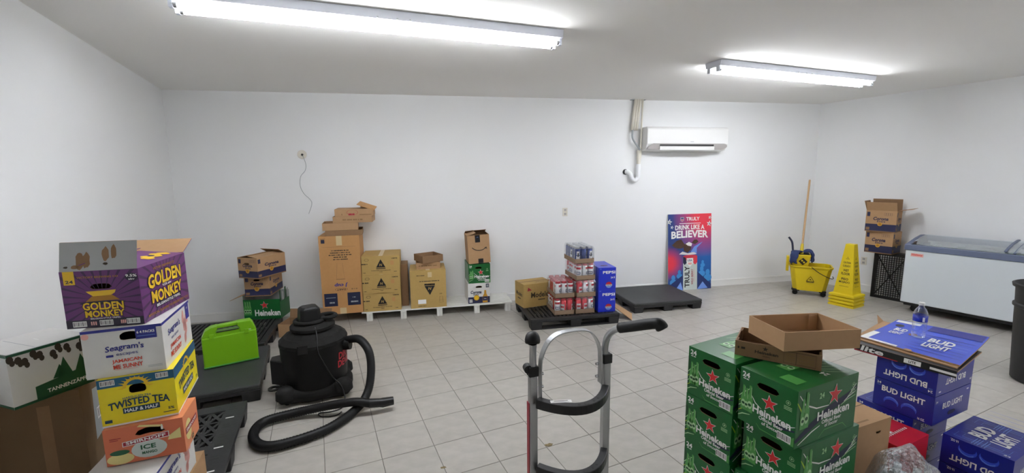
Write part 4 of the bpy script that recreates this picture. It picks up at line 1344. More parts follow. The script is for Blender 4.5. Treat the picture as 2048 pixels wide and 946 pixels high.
b = MB(); b.tube([Vector((-.02 + .11 * math.cos(2 * PI * k / 24), .105 * math.sin(2 * PI * k / 24), .615)) for k in range(25)], .016, 'vac_dust', 10, False); b.build('cord_wrap', t, smooth=True)
b = MB(); b.box((-.06, -.250, .458), (.075, .024, .075), 'black_plastic'); b.build('lid_latch', t, bevel=.006)
b = MB()
pts = [(-.33, -.03), (-.22, -.11), (-.22, .10), (-.33, .06)]
b.prism(pts, .12, .32, 'vac'); b.build('tool_caddy', t, bevel=.006)
b = MB(); b.prism([(p_[0] * .97 - .005, p_[1] * .8) for p_ in pts], .315, .3215, 'black'); b.build('caddy_opening', t)
b = MB(); b.lathe([(.02, .118), (.045, .118), (.045, .128), (.02, .128)], 'black', 16, Matrix.Translation((-.30, -.12, .0)), cap=False); b.build('tool_socket', t)
b = MB(); b.tube([(.225, -.075, .40), (.285, -.092, .405)], .052, 'vac', 18); b.build('hose_port', t, smooth=True, auto=40)
# red lettering wraps round the drum
mbp = MB()
def drum_text(s_, az, zz, wd, ht, rot=0):
    vs, fs = text_geo(s_, .03)
    out = []
    for a_, c_ in vs:
        x, y = a_ * wd, c_ * ht
        z_ = zz + y + x * math.sin(rot)
        r_ = .2515 + .007 * (z_ - .25) / .17 + .0025
        th = az + x / r_
        out.append((r_ * math.cos(th), r_ * math.sin(th), z_))
    mbp.add(out, fs, 'red_card')
drum_text('DIRT', R(-25), .335, .15, .06); drum_text('DEVIL', R(-25), .268, .17, .06)
mbp.build('red_lettering', t, fix=False)
# ribbed hose lying on the floor
wl = t.matrix_world
bpy.context.view_layer.update()
inv = t.matrix_world.inverted()
hp = [(-.635, 3.685, .435), (-.53, 3.62, .455), (-.45, 3.53, .385), (-.43, 3.46, .25), (-.455, 3.37, .11), (-.53, 3.25, .042), (-.70, 3.03, .036), (-.96, 2.912, .036), (-1.10, 2.945, .036), (-1.18, 3.09, .036), (-1.15, 3.235, .04), (-.93, 3.295, .05), (-.70, 3.275, .085), (-.53, 3.245, .105), (-.42, 3.235, .085)]
path = smooth_path([inv @ Vector(p_) for p_ in hp], 14)
b = MB()
fine = []
for i in range(len(path) - 1):
    fine += [path[i], path[i].lerp(path[i + 1], .5)]
fine.append(path[-1])
b.tube(fine, [.0335 if i % 2 else .0295 for i in range(len(fine))], 'rubber', 12); b.build('hose', t, smooth=True)
e0, e1 = inv @ Vector((-.43, 3.236, .087)), inv @ Vector((-.255, 3.268, .058))
b = MB(); b.tube([e0, e0.lerp(e1, .45), e0.lerp(e1, .55), e1 + Vector((0, 0, .012))], [.034, .033, .036, .031], 'black_plastic', 12); b.build('hose_nozzle', t, smooth=True, auto=50)
cp_ = [(.03, -.14, .60), (.045, -.205, .53), (.05, -.27, .44), (.085, -.262, .33), (.14, -.245, .2), (.20, -.26, .12), (.225, -.32, .03), (.20, -.40, .006), (.12, -.43, .006), (.04, -.42, .006), (.06, -.48, .006), (.16, -.50, .006), (.20, -.46, .006)]
b = MB(); b.tube(smooth_path(cp_, 6), .0045, 'black_plastic', 6); b.build('power_cord', t, smooth=True)

# small cardboard piece behind the vacuum
t = carton('cardboard_tray', 'small torn brown cardboard tray on the floor behind the vacuum', 'tray', (-1.33, 5.20, 0), R(-12), (.50, .26, .15), 'kraft', open_top=True, inm='kraft_dark', flaps=[('back', R(15), .10)])

# ================================================================== GREEN OPEN CRATE AND BOXES AT LEFT
sz = (.41, .26, .285)
t = carton('beer_carton', 'cut-open green carton with red star under the two brown beer boxes', 'carton', (-1.83, 5.545, .14), R(-7), sz, 'hgreen', open_top=True, heights={'front': .235, 'right': .20}, inm='grey_card', flaps=[('left', R(112), .16, 'kraft', 'kraft')])
p = pr(sz, 'front')
p.star(.235, .165, .05, 'white_print', 1, -.1); p.star(.235, .165, .045, 'hred', 2, -.1)
p.text('Heineken', .265, .075, .285, .075, 'white_print', 2, 0, .032)
for x in (.02, .045, .07):
    star_bottle(p, x, .05, 1.5, 1)
p.stroke([(0, .01), (.2, .02), (.41, .01)], .014, 'hgreen_dark', 1)
p.build('front_print', t)
b = MB()
for k, (y, hh) in enumerate(((-.09, .33), (-.02, .30), (.05, .34), (.11, .31))):
    b.box((.198, y, hh / 2 + .05), (.004, .03, hh - .1), 'grey_card' if k % 2 else 'hgreen_dark')
b.build('torn_strip', t)
CS = (.27, .38, .24)
def brown_beer(label, loc, rz, size=CS, **kw):
    t = carton('beer_box', label, 'box', loc, rz, size, 'kraft', t=.004, group='brown beer boxes with a dark band', **kw)
    w_, d_, h_ = size
    for face, lu in (('front', w_), ('right', d_)):
        p = pr(size, face)
        p.rect(0, .012, lu, h_ * .36, 'cor_navy', 0)
        p.rect(0, 0, lu, .012, 'kraft_dark', 0)
        p.ell(lu * .48, h_ * .36, .026, .026, 'cor_gold', 1); p.ell(lu * .48, h_ * .36, .016, .016, 'gold_dark', 2)
        p.text('Corona', lu * .5, h_ * .62, lu * .5, h_ * .16, 'cor_navy', 2, 0, .035, .15)
        p.text('Extra', lu * .52, h_ * .49, lu * .27, h_ * .08, 'cor_navy', 2, 0, .02, .2)
        p.rect(.012, h_ * .72, .045, h_ * .92, 'cor_navy', 1)
        p.rect(.01, .02, .05, h_ * .2, 'kraft_dark', 1)
        if face == 'front':
            for k in range(4):
                p.stroke([(lu * .6 + .022 * k, h_ * .78), (lu * .6 + .022 * k, h_ * .9), (lu * .6 + .022 * k + .016, h_ * .9), (lu * .6 + .022 * k + .016, h_ * .78), (lu * .6 + .022 * k, h_ * .78)], .002, 'cor_navy', 1)
        p.build(face + '_print', t)
    return t
hh_ = {'front': (.135, .19, .035, .012, 0)}
brown_beer('brown beer box with dark band, middle of the left wall stack', (-1.845, 5.555, .428), R(-4), holes=hh_)
brown_beer('brown beer box with dark band, turned sideways on top of the left wall stack', (-1.80, 5.42, .668), R(-28), (.27, .40, .235), holes={'front': (.125, .165, .035, .012, 0)}, open_top=True,
           flaps=[('left', R(-80), .12), ('right', R(-82), .13), ('back', R(-60), .1)])
CS2 = (.30, .36, .30)
hh2 = {'front': (.15, .26, .035, .012, 0)}
brown_beer('closed brown beer box on the black crate near the freezer', (6.30, 4.79, .66), R(-72), (.31, .27, .30), holes=None)
brown_beer('open brown beer box with raised flaps, top of the stack near the freezer', (6.27, 4.79, .962), R(-64), (.33, .28, .29), open_top=True, flaps=[('front', R(28), .13), ('right', R(78), .16), ('back', R(-6), .15), ('left', R(15), .13)])

# ================================================================== REAR WALL BOXES
sz = (.462, .40, .96)
t = carton('cardboard_box', 'tall brown cup box printed upside down, left end of the white pallet', 'box', (-.962, 5.66, .1225), R(1), sz, 'kraft_orange', t=.005)
p = pr180(sz, 'front')
p.rect(.0, 0, .03, .0, 'tape')
p.rect(.20, .0, .265, .115, 'tape', 0) ; p.rect(.195, .885, .27, .96, 'tape', 0)
p.rect(.025, .70, .175, .80 + .06, 'navy_dark', 0); p.rect(.29, .70, .44, .80 + .06, 'navy_dark', 0)
p.scrib(.10, .815, .09, .025, 'grey_print'); p.scrib(.10, .76, .035, .015, 'grey_print'); p.scrib(.365, .815, .08, .025, 'grey_print'); p.rect(.31, .75, .42, .757, 'grey_print', 1)
p.text('J cup', .24, .60, .15, .055, 'navy', 1, 0, .030, .15)
p.arcband(.24, .655, .068, .072, 0, 2 * PI, 'ink', 1, 24, .28); p.text('DART', .24, .655, .10, .022, 'ink', 2)
p.scrib(.09, .655, .07, .02, 'ink_light')
p.stroke([(.195, .52), (.21, .33), (.27, .33), (.285, .52), (.195, .52)], .003, 'ink_light', 1); p.rect(.188, .525, .292, .532, 'ink_light', 1)
for k, wd in enumerate((.17, .15, .26, .23, .2)):
    p.scrib(.23, .285 - .027 * k, wd, .017, 'ink')
p.rect(.05, .13, .42, .133, 'ink_light', 1)
p.rect(.395, .04, .435, .085, 'navy_dark', 1)
p.rect(.385, .028, .44, .032, 'ink', 1)
p.build('front_print', t)
tz = .1225 + .96
kt = dict()
tray('brown cardboard tray lying directly on the tall cup box', (-.91, 5.62, tz + .001), R(5), (.42, .30, .065), 'kraft_dark')
tray('brown cardboard tray second up on the tall cup box, shifted left', (-.95, 5.62, tz + .067), R(6), (.40, .30, .085), 'kraft', tilt=(R(0), R(0)))
ts = (.45, .30, .075)
t = tray('brown cardboard tray third up on the tall cup box, shifted right', (-.79, 5.63, tz + .153), R(-1), ts, 'kraft')
p = pr(ts, 'front'); p.scrib(.23, .035, .24, .022, 'ink_light'); p.build('tray_print', t)
sz = (.44, .28, .085)
t = carton('cardboard_tray', 'topmost brown tray with a raised lid flap on the tall cup box', 'tray', (-.775, 5.63, tz + .229), R(1), sz, 'kraft', open_top=False, inm='kraft_dark')
p = pr(sz, 'front'); p.arcband(.20, .045, .06, .064, 0, 2 * PI, 'dark_red', 1, 20, .5); p.scrib(.20, .022, .09, .030, 'dark_red'); p.rect(.28, .012, .42, .022, 'ink_light', 1); p.scrib(.09, .022, .030, .024, 'ink_light'); p.build('tray_print', t)
b = MB()
vs = [(.03, -.12, .135), (.23, -.15, .062), (.25, .06, .09), (.05, .10, .16)]
b.add([Vector(v) for v in vs] + [Vector(v) + Vector((.002, 0, .006)) for v in vs], [(0, 1, 2, 3), (7, 6, 5, 4), (0, 4, 5, 1), (1, 5, 6, 2), (2, 6, 7, 3), (3, 7, 4, 0)], 'kraft_orange')
b.add([(.05, .10, .085), (.20, .09, .085), (.20, .10, .11), (.05, .10, .155), (.05, .106, .085), (.20, .096, .085), (.20, .106, .11), (.05, .106, .155)], [(0, 1, 2, 3), (7, 6, 5, 4), (0, 4, 5, 1), (1, 5, 6, 2), (2, 6, 7, 3), (3, 7, 4, 0)], 'kraft')
b.build('lid_flap', t)
def nbox(label, loc, size, down=False):
    t = carton('cardboard_box', label, 'box', loc, 0, size, 'kraft_gold', t=.005, group='tan triangle-logo boxes')
    lu, lv = size[0], size[2]
    p = pr(size, 'front')
    if not down:
        p.poly([(lu * .5 - .055, lv * .38), (lu * .5 + .055, lv * .38), (lu * .5, lv * .82)], 'black_print', 1)
        p.text('N', lu * .5, lv * .52, .03, .032, 'kraft_gold', 2, 0, .030, .2); p.rect(lu * .5 - .055, lv * .30, lu * .5 + .055, lv * .34, 'black_print', 1)
        p.text('HM98', lu - .06, lv - .035, .07, .016, 'ink', 1); p.arcband(.06, lv * .80, .022, .026, 0, 2 * PI, 'ink', 1, 18, .6); p.scrib(.035, lv * .58, .075, .018, 'ink')
        p.scrib(lu * .5, lv * .22, .23, .008, 'ink'); p.scrib(lu * .5, lv * .14, .035, .008, 'ink')
        p.scrib(.030, lv * .12, .035, .009, 'ink'); p.scrib(lu - .055, lv * .14, .035, .009, 'ink')
        p.rect(lu - .11, lv * .5, lu - .07, lv * .72, 'kraft_orange', 0)
    p.build('front_print', t)
    p = pr(size, 'top'); p.rect(lu * .5 - .025, 0, lu * .5 + .025, size[1], 'tape', 0); p.build('tape_strip', t)
    return t
nz = .1225
nbox('bottom tan triangle-logo box of three beside the tall cup box', (-.496, 5.67, nz), (.448, .42, .231))
nbox('middle tan triangle-logo box of three beside the tall cup box', (-.497, 5.66, nz + .2315), (.449, .42, .231))
nbox('top tan triangle-logo box of three beside the tall cup box', (-.495, 5.68, nz + .463), (.449, .44, .232))
sz = (.06, .22, .52)
carton('cardboard_box', 'narrow brown box squeezed between the triangle-logo boxes and the single box', 'box', (-.226, 5.74, nz), 0, (.085, .26, .545), 'kraft_dark', t=.004)
sz = (.445, .42, .485)
t = nbox('single large tan box with an inverted black triangle logo', (.068, 5.665, nz), sz, True)
p = pr(sz, 'front')
c_ = .24
p.poly([(c_ - .065, .285), (c_ + .065, .285), (c_, .165)], 'black_print', 1); p.text('N', c_, .25, .035, .035, 'kraft_gold', 2, 0, .030, .2)
p.rect(c_ - .065, .292, c_ + .065, .312, 'black_print', 1); p.scrib(c_, .302, .10, .010, 'kraft_gold')
p.scrib(c_, .345, .25, .014, 'ink'); p.scrib(.13, .42, .10, .012, 'ink')
p.rect(.09, .055, .19, .11, 'white_print', 1); p.scrib(.14, .026, .10, .012, 'ink'); p.text('20 OZ', .375, .175, .030, .016, 'ink', 1)
p.stroke([(.355, .06), (.362, .14), (.395, .14), (.402, .06), (.355, .06)], .003, 'ink', 1); p.stroke([(.35, .09), (.41, .09)], .003, 'ink', 1)
p.rect(c_ - .02, .395, c_ + .03, .46, 'tape', 0)
p.build('logo_print', t)
bz = nz + .486
ts = (.30, .22, .085)
t = tray('low brown tray on the single tan box, under another tray', (.075, 5.64, bz), R(2), ts, 'kraft')
p = pr(ts, 'front'); p.scrib(.15, .042, .24, .02, 'ink_light'); p.build('tray_print', t)
tray('dark brown open tray on top of the single tan box stack', (.085, 5.63, bz + .090), R(24), (.28, .27, .085), 'kraft_dark')

# parcel stack at the right end of the white pallet
sz = (.285, .38, .268)
t = carton('beer_carton', 'white carton with yellow bottle print at the bottom of the parcel stack', 'carton', (.712, 5.69, nz), R(1), sz, 'white_card', holes={'front': (.142, .215, .043, .013, .3)}, t=.003)
p = pr(sz, 'front'); p.rect(0, 0, .285, .085, 'cor_navy', 0); p.ell(.11, .075, .037, .037, 'cor_gold', 1); p.ell(.11, .075, .028, .028, 'gold', 2)
p.text('Corona', .105, .150, .145, .042, 'cor_navy', 2, 0, .035, .15); p.text('Extra', .105, .118, .07, .020, 'cor_navy', 2, 0, .02, .2)
p.poly([(.19, .005), (.255, .005), (.255, .09), (.24, .125), (.237, .17), (.213, .17), (.21, .125), (.19, .09)], 'cor_gold', 2); p.rect(.192, .03, .253, .085, 'cor_navy', 3); p.text('Corona', .222, .058, .030, .012, 'white_print', 4)
p.barcode(.035, .035, .04, .04, 1); p.rect(.235, .205, .275, .255, 'cor_navy', 1); p.rect(.243, .215, .267, .245, 'grey_print', 2); p.build('front_print', t)
p = pr(sz, 'top'); p.rect(0, 0, .285, .004, 'cor_navy'); p.build('top_print', t)
sz = (.285, .38, .25)
t = carton('beer_carton', 'green star carton in the middle of the parcel stack', 'carton', (.722, 5.69, nz + .2685), R(1.5), sz, 'hgreen', holes={'front': (.13, .20, .045, .013, .3)}, t=.003)
p = pr(sz, 'front'); star_face(p, sz[0], sz[2]); p.barcode(.24, .03, .06, .035, 3); p.build('front_print', t)
sz = (.285, .30, .37)
t = carton('parcel_box', 'brown shipping parcel with curved arrow and black tape on the stack', 'box', (.735, 5.66, nz + .530), R(1), sz, 'kraft', tilt=(0, R(-3)), t=.004, open_top=True, flaps=[('back', R(-70), .12), ('left', R(-75), .12)])
p = pr(sz, 'front')
p.rect(.10, .275, .165, .37, 'black_print', 1); p.rect(.125, .0, .19, .06, 'black_print', 1); p.arcband(.133, .335, .008, .011, 0, PI, 'bud_pale', 2)
p.arcband(.15, .285, .118, .128, PI * 1.22, PI * 1.74, 'black_print', 1, 14, .95); p.poly([(.215, .185), (.245, .205), (.247, .172), (.240, .190)], 'black_print', 2); p.stroke([(.215, .2), (.24, .207), (.243, .18)], .007, 'black_print', 2)
p.build('front_print', t)

# ================================================================== CAN CASES ON THE PALLET
def can_mesh(kind):
    b = MB()
    r_, h_ = .0362, .190
    body = {'red': 'can_red', 'white': 'can_white', 'blue': 'can_blue'}[kind]
    b.lathe([(.026, 0), (r_, .009), (r_, h_ - .022)], body, 16)
    b.lathe([(r_, h_ - .022), (.0285, h_ - .004), (.0290, h_), (.0275, h_), (.0265, h_ - .004), (.001, h_ - .004)], 'can_silver' if kind == 'blue' else 'can_red' , 16)
    def patch(az, z0_, z1_, wd, m, e=.0004):
        n_ = 6
        rr = r_ + e
        vs = [(rr * math.cos(az + wd * (k / n_ - .5)), rr * math.sin(az + wd * (k / n_ - .5)), z_) for z_ in (z0_, z1_) for k in range(n_ + 1)]
        b.add(vs, [(k, k + 1, n_ + 2 + k, n_ + 1 + k) for k in range(n_)], m)
    for q_ in range(2):
        az = PI * q_
        if kind == 'blue':
            patch(az, .05, .085, 1.3, 'can_white'); patch(az, .095, .14, 1.0, 'can_white', .0004); patch(az, .075, .12, .45, 'black_print', .0007)
        elif kind == 'red':
            patch(az, .03, .12, 1.5, 'can_white'); patch(az, .075, .100, 1.2, 'can_red', .0007); patch(az, .045, .055, 1.0, 'can_blue', .0007)
        else:
            patch(az, .125, .150, 2.0, 'can_red'); patch(az, .065, .095, 1.6, 'can_blue', .0005); patch(az, .072, .088, 1.2, 'can_white', .0008); patch(az, .02, .035, 1.8, 'can_red', .0005)
    return b.mesh('can', True)
CANS = {k: can_mesh(k) for k in ('red', 'white', 'blue')}
CW, CD = .238, .376
def can_case(label, loc, rz, kinds, group='shrink-wrapped can cases'):
    t = thing('can_case', label, 'can case', loc, rz, group)
    rnd = random.Random(label)
    b = MB()
    for (O, U, V, N, lu, lv) in [axes(CW, CD, .05)[k] for k in ('front', 'right', 'back', 'left')]:
        panel(b, O, U, V, N, lu, .055, .003, None, 'tray_brown', 'tray_brown')
    panel(b, *axes(CW, CD, .05)['bottom'][:4], CW, CD, .003, None, 'kraft_dark', 'kraft_dark')
    b.build('tray', t, fix=False)
    for i in range(3):
        for j in range(5):
            o = bpy.data.objects.new('can', CANS[rnd.choice(kinds)]); C.objects.link(o); o.parent = t
            o.location = (-CW / 2 + .0435 + .0755 * i, -CD / 2 + .0405 + .0735 * j, .0035); o.rotation_euler = (0, 0, rnd.choice((-PI / 2, -PI / 2 + .5, -PI / 2 - .6, -.4, 2.6)) + rnd.uniform(-.2, .2))
    f_ = MB(); f_.taper(.052, (CW + .002, CD + .002), .170, (CW + .001, CD + .001), 'film'); f_.taper(.170, (CW + .001, CD + .001), .199, (CW - .02, CD - .02), 'film')
    fo = MB()
    n_ = len(f_.v)
    keep = [i for i, q_ in enumerate(f_.f) if not (i in (4, 5, 10))]
    fo.v = f_.v; fo.mats = f_.mats; fo.f = [f_.f[i] for i in keep]; fo.m = [0] * len(keep)
    fo.build('shrink_film', t)
    return t
kd = ['red', 'white', 'white']
zl = [.1315, .3355, .5395, .7435]
can_case('bottom left shrink-wrapped case of red and white cans on the pallet', (1.640, 4.945, zl[0]), R(-2), kd)
can_case('bottom right shrink-wrapped case of red and white cans, below the others', (1.893, 4.935, zl[0]), 0, kd)
can_case('second-row left case of red and white cans, open above', (1.648, 4.955, zl[1]), R(-2), kd)
can_case('second-row right case of red and white cans, next to the blue soda packs', (1.903, 4.935, zl[1]), 0, kd)
can_case('third-row case of red and white cans under the blue can case', (1.893, 4.945, zl[2]), R(2), kd)
can_case('topmost shrink-wrapped case of dark blue cans on the stack', (1.873, 4.935, zl[3]), R(1), ['blue'])
sz = (.27, .40, .30)
t = carton('cardboard_box', 'brown beer box with black lettering on the slatted pallet left of the cans', 'box', (1.395, 5.283, .131), R(-78.9), sz, 'kraft_gold', t=.004)
p = pr(sz, 'right'); p.text('Modelo', .225, .155, .25, .07, 'ink', 1, 0, .026); p.scrib(.25, .09, .10, .018, 'ink'); p.poly([(.05, .21), (.11, .22), (.06, .26)], 'dark_red', 1); p.build('side_print', t)
p = pr(sz, 'front'); p.text('Modelo', .135, .16, .18, .055, 'ink', 1, 0, .026); p.scrib(.135, .10, .09, .02, 'ink'); p.build('front_print', t)
p = pr(sz, 'top'); p.rect(.12, 0, .15, .4, 'kraft_dark', 0); p.text('Modelo', .2, .3, .2, .026, 'ink_light', 1, PI / 2); p.build('top_print', t)
sz = (.215, .39, .272)
def soda(label, z):
    t = carton('soda_pack', label, 'soda pack', (2.175, 4.935, z), R(-3), sz, 'pepsi', t=.003, group='blue soda packs', holes={'top': (.107, .12, .05, .018, 0)})
    p = pr(sz, 'front')
    p.text('PEPSI', .128, .215, .155, .035, 'white_print', 2, 0, .030); p.text('24', .165, .15, .03, .022, 'white_print', 2); p.rect(.19, .14, .20, .163, 'white_print', 2)
    p.arcband(.128, .060, .0, .040, 0, 2 * PI, 'black_print', 1, 24); p.poly([(.128 + .036 * math.cos(PI * k / 12), .068 + .030 * math.sin(PI * k / 12)) for k in range(13)], 'red_card', 2)
    p.poly([(.128 + .036 * math.cos(PI + PI * k / 12), .052 + .030 * math.sin(PI + PI * k / 12)) for k in range(13)], 'bud_pale', 2); p.rect(.088, .050, .168, .068, 'white_print', 3); p.text('PEPSI', .128, .059, .07, .013, 'black_print', 4)
    p.text('24', .022, .258, .02, .012, 'bud_pale', 2)
    p.build('front_print', t)
    return t
soda('lower blue soda pack beside the can cases', .1315); soda('upper blue soda pack beside the can cases', .404)
# loose cardboard between pallets
t = thing('cardboard_sheet', 'loose flap of brown cardboard leaning between the two black pallets', 'cardboard', (0, 0, 0))
b = MB()
vs = [Vector(v) for v in ((2.37, 5.10, .16), (2.33, 4.86, .13), (2.49, 4.72, .004), (2.595, 4.93, .012))]
nm = (vs[1] - vs[0]).cross(vs[3] - vs[0]).normalized() * .006
b.add(vs + [v + (nm if nm.z > 0 else -nm) for v in vs], [(0, 1, 2, 3), (7, 6, 5, 4), (0, 4, 5, 1), (1, 5, 6, 2), (2, 6, 7, 3), (3, 7, 4, 0)], 'kraft'); b.build('board', t)

# ================================================================== POSTER
t = thing('poster_board', 'red and blue advertising board with can picture leaning on the wall', 'poster', (4.03, 5.83, .001), 0, tilt=(R(-4.2), 0))
PW, PH = .74, 1.17
b = MB(); b.box((0, 0, PH / 2), (PW, .008, PH), 'paper'); b.build('board', t)
p = Print((-PW / 2, -.004, 0), (1, 0, 0), (0, 0, 1), (0, -1, 0))
# colour field in soft steps
NX, NY = 18, 28
def colmix(u, v):
    red = max(0, 1 - math.hypot((u - .85) / .75, (v - .98) / .55)) * 1.5 + max(0, 1 - math.hypot((u - .02) / .35, (v - .36) / .22)) * 1.6
    blue = max(0, 1 - math.hypot((u - .9) / .7, (v - .5) / .5))
    return min(1, red), blue
m_ = bpy.data.materials.new('poster_field'); m_.use_nodes = True
nt = m_.node_tree; bs = nt.nodes['Principled BSDF']; bs.inputs['Roughness'].default_value = .3
at_ = nt.nodes.new('ShaderNodeVertexColor'); at_.layer_name = 'print'
nt.links.new(at_.outputs['Color'], bs.inputs['Base Color'])
M['poster_field'] = m_
fm = MB()
vs = [(-PW / 2 + PW * i / NX, -.0045, PH * j / NY) for j in range(NY + 1) for i in range(NX + 1)]
fm.add(vs, [(j * (NX + 1) + i, j * (NX + 1) + i + 1, (j + 1) * (NX + 1) + i + 1, (j + 1) * (NX + 1) + i) for j in range(NY) for i in range(NX)], 'poster_field')
fo = fm.build('printed_field', t, fix=False)
ca = fo.data.color_attributes.new('print', 'FLOAT_COLOR', 'POINT')
c_red, c_blue, c_navy, c_pur = lin('e23a4a'), lin('1c66b4'), lin('27407e'), lin('5b3b8c')
for k in range(len(vs)):
    u, v = (k % (NX + 1)) / NX, (k // (NX + 1)) / NY
    r_, bl_ = colmix(u, v)
    base = [c_navy[i] * (1 - bl_) + c_blue[i] * bl_ for i in range(3)]
    if v < .35:
        base = [base[i] * .75 + c_blue[i] * .25 for i in range(3)]
    mid = min(1, r_ * 2) * (1 - r_)
    col = [base[i] * (1 - r_) + c_red[i] * r_ for i in range(3)]
    col = [col[i] * (1 - .6 * mid) + c_pur[i] * .6 * mid for i in range(3)]
    ca.data[k].color = (*col, 1)
sx_, sy_ = PW, PH
def U(u): return u * PW
def V(v): return v * PH
p.text('TRULY', U(.57), V(.935), .23, .055, 'white_print', 2, 0, .030)
p.poly([(U(.28), V(.96)), (U(.365), V(.96)), (U(.365), V(.915)), (U(.322), V(.895)), (U(.28), V(.915))], 'grey_print', 2); p.rect(U(.295), V(.935), U(.35), V(.95), 'poster_navy', 3)
for k in range(3):
    p.rect(U(.30 + .018 * k), V(.907), U(.309 + .018 * k), V(.932), 'poster_red', 3)
p.rect(U(.26), V(.872), U(.75), V(.880), 'white_print', 2)
p.text('DRINK LIKE A', U(.50), V(.822), .50, .072, 'white_print', 2, 0, .030, 0, .1)
p.text('BELIEVER', U(.50), V(.727), .63, .112, 'white_print', 2, 0, .035, 0, .12)
for (u, v, r_) in ((.03, .90, .05), (.09, .83, .03), (.95, .865, .05), (.965, .945, .03)):
    p.star(U(u), V(v), r_, 'white_print', 2, .2); p.star(U(u) + .004, V(v) - .003, r_ * .55, 'grey_print', 3, .2)
# bird with spread wings
p.poly([(U(.38), V(.60)), (U(.30), V(.67)), (U(.20), V(.655)), (U(.09), V(.60)), (U(.13), V(.575)), (U(.17), V(.56)), (U(.25), V(.55)), (U(.33), V(.555))], 'brown_feather', 3)
p.poly([(U(.54), V(.62)), (U(.60), V(.66)), (U(.66), V(.66)), (U(.70), V(.63)), (U(.62), V(.60))], 'brown_feather', 3)
p.poly([(U(.34), V(.59)), (U(.44), V(.63)), (U(.54), V(.60)), (U(.52), V(.53)), (U(.44), V(.49)), (U(.36), V(.52))], 'brown_feather', 4)
p.poly([(U(.40), V(.61)), (U(.48), V(.635)), (U(.55), V(.61)), (U(.53), V(.575)), (U(.45), V(.585))], 'white_print', 5)
p.poly([(U(.25), V(.475)), (U(.33), V(.51)), (U(.45), V(.485)), (U(.60), V(.50)), (U(.66), V(.47)), (U(.50), V(.46))], 'paper', 3)
p.poly([(U(.52), V(.50)), (U(.60), V(.57)), (U(.80), V(.63)), (U(.66), V(.55)), (U(.66), V(.48))], 'bud_pale', 3)
# can picture
p.rect(U(.345), 0, U(.67), V(.445), 'pale_grey', 3); p.ell(U(.5075), V(.445), U(.1625), .02, 'poster_red', 4); p.rect(U(.345), V(.39), U(.67), V(.445), 'poster_red', 4)
p.poly([(U(.345), V(.44)), (U(.40), V(.43)), (U(.425), V(.36)), (U(.38), V(.33)), (U(.345), V(.36))], 'navy_dark', 5); p.poly([(U(.67), V(.44)), (U(.60), V(.43)), (U(.575), V(.36)), (U(.62), V(.33)), (U(.67), V(.36))], 'poster_red', 5)
p.poly([(U(.425), V(.42)), (U(.575), V(.42)), (U(.575), V(.35)), (U(.50), V(.30)), (U(.425), V(.35))], 'white_print', 6); p.text('USA', U(.50), V(.39), .08, .03, 'poster_navy', 7); p.rect(U(.46), V(.335), U(.54), V(.36), 'pink', 7)
p.text('TRULY', U(.435), V(.175), .33, .085, 'black_print', 5, PI / 2, .030); p.text('WILD BERRY', U(.555), V(.17), .24, .035, 'dark_red', 5, PI / 2, .02); p.rect(U(.60), V(.10), U(.607), V(.28), 'pink', 5)
for (u, v, r_) in ((.78, .27, .06), (.92, .22, .07), (.12, .17, .06), (.26, .24, .05), (.80, .36, .04)):
    p.ell(U(u), V(v), r_ * .55, r_ * .7, 'poster_cyan', 1, 14); p.ell(U(u), V(v) - r_ * 1.2, r_, r_ * .8, 'poster_cyan', 1, 14)
p.poly([(U(.67), V(.24)), (U(1), V(.06)), (U(1), 0), (U(.67), 0)], 'poster_navy', 2); p.poly([(U(.67), V(.0)), (U(.80), V(.10)), (U(.92), V(.01))], 'bud_pale', 3)
p.poly([(U(0), V(.06)), (U(.34), V(.2)), (U(.34), 0), (U(.0), 0)], 'poster_navy', 2); p.poly([(U(.16), 0), (U(.29), V(.11)), (U(.34), V(.0))], 'bud_pale', 3)
p.build('printed_graphic', t)

# ================================================================== MOP BUCKET
t = thing('mop_bucket', 'yellow wheeled mop bucket with wringer near the corner', 'mop bucket', (5.56, 5.20, 0), R(-42))
b = MB()
def rr(z, w_, d_, k=.05):
    a_, c_ = w_ / 2, d_ / 2
    return [(-a_ + k, -c_, z), (a_ - k, -c_, z), (a_, -c_ + k, z), (a_, c_ - k, z), (a_ - k, c_, z), (-a_ + k, c_, z), (-a_, c_ - k, z), (-a_, -c_ + k, z)]
rings = [rr(.075, .40, .27), rr(.40, .50, .33), rr(.425, .53, .36), rr(.44, .53, .36), rr(.44, .49, .32), rr(.10, .385, .255)]
vs = [p_ for r_ in rings for p_ in r_]
b.add(vs, [(j * 8 + i, j * 8 + (i + 1) % 8, (j + 1) * 8 + (i + 1) % 8, (j + 1) * 8 + i) for j in range(5) for i in range(8)] + [tuple(range(8))[::-1], tuple(range(40, 48))], 'yellow_plastic'); b.build('bucket', t, bevel=.004)
for sx in (-1, 1):
    for sy in (-1, 1):
        b = MB(); b.box((sx * .16, sy * .105, .075), (.085, .06, .03), 'black_plastic'); b.build('caster_mount', t, bevel=.004)
        b = MB(); b.lathe([(.001, -.014), (.032, -.014), (.035, 0), (.032, .014), (.001, .014)], 'rubber', 16, Matrix.Translation((sx * .17, sy * .105, .035)) @ Matrix.Rotation(PI / 2, 4, 'X')); b.build('caster', t)
b = MB(); b.taper(.36, (.17, .24), .60, (.24, .31), 'yellow_plastic', (-.13, 0)); b.build('wringer', t, bevel=.012)
b = MB(); b.box((-.13, 0, .6005), (.20, .26, .004), 'black'); b.build('wringer_opening', t)
b = MB(); b.box((-.285, 0, .44), (.035, .12, .22), 'yellow_plastic'); b.build('wringer_bracket', t, bevel=.006)
b = MB(); b.tube(smooth_path([(-.22, .06, .56), (-.235, .07, .70), (-.25, .08, .76), (-.29, .09, .82)]), .014, 'navy_dark', 10); b.build('wringer_lever', t, smooth=True)
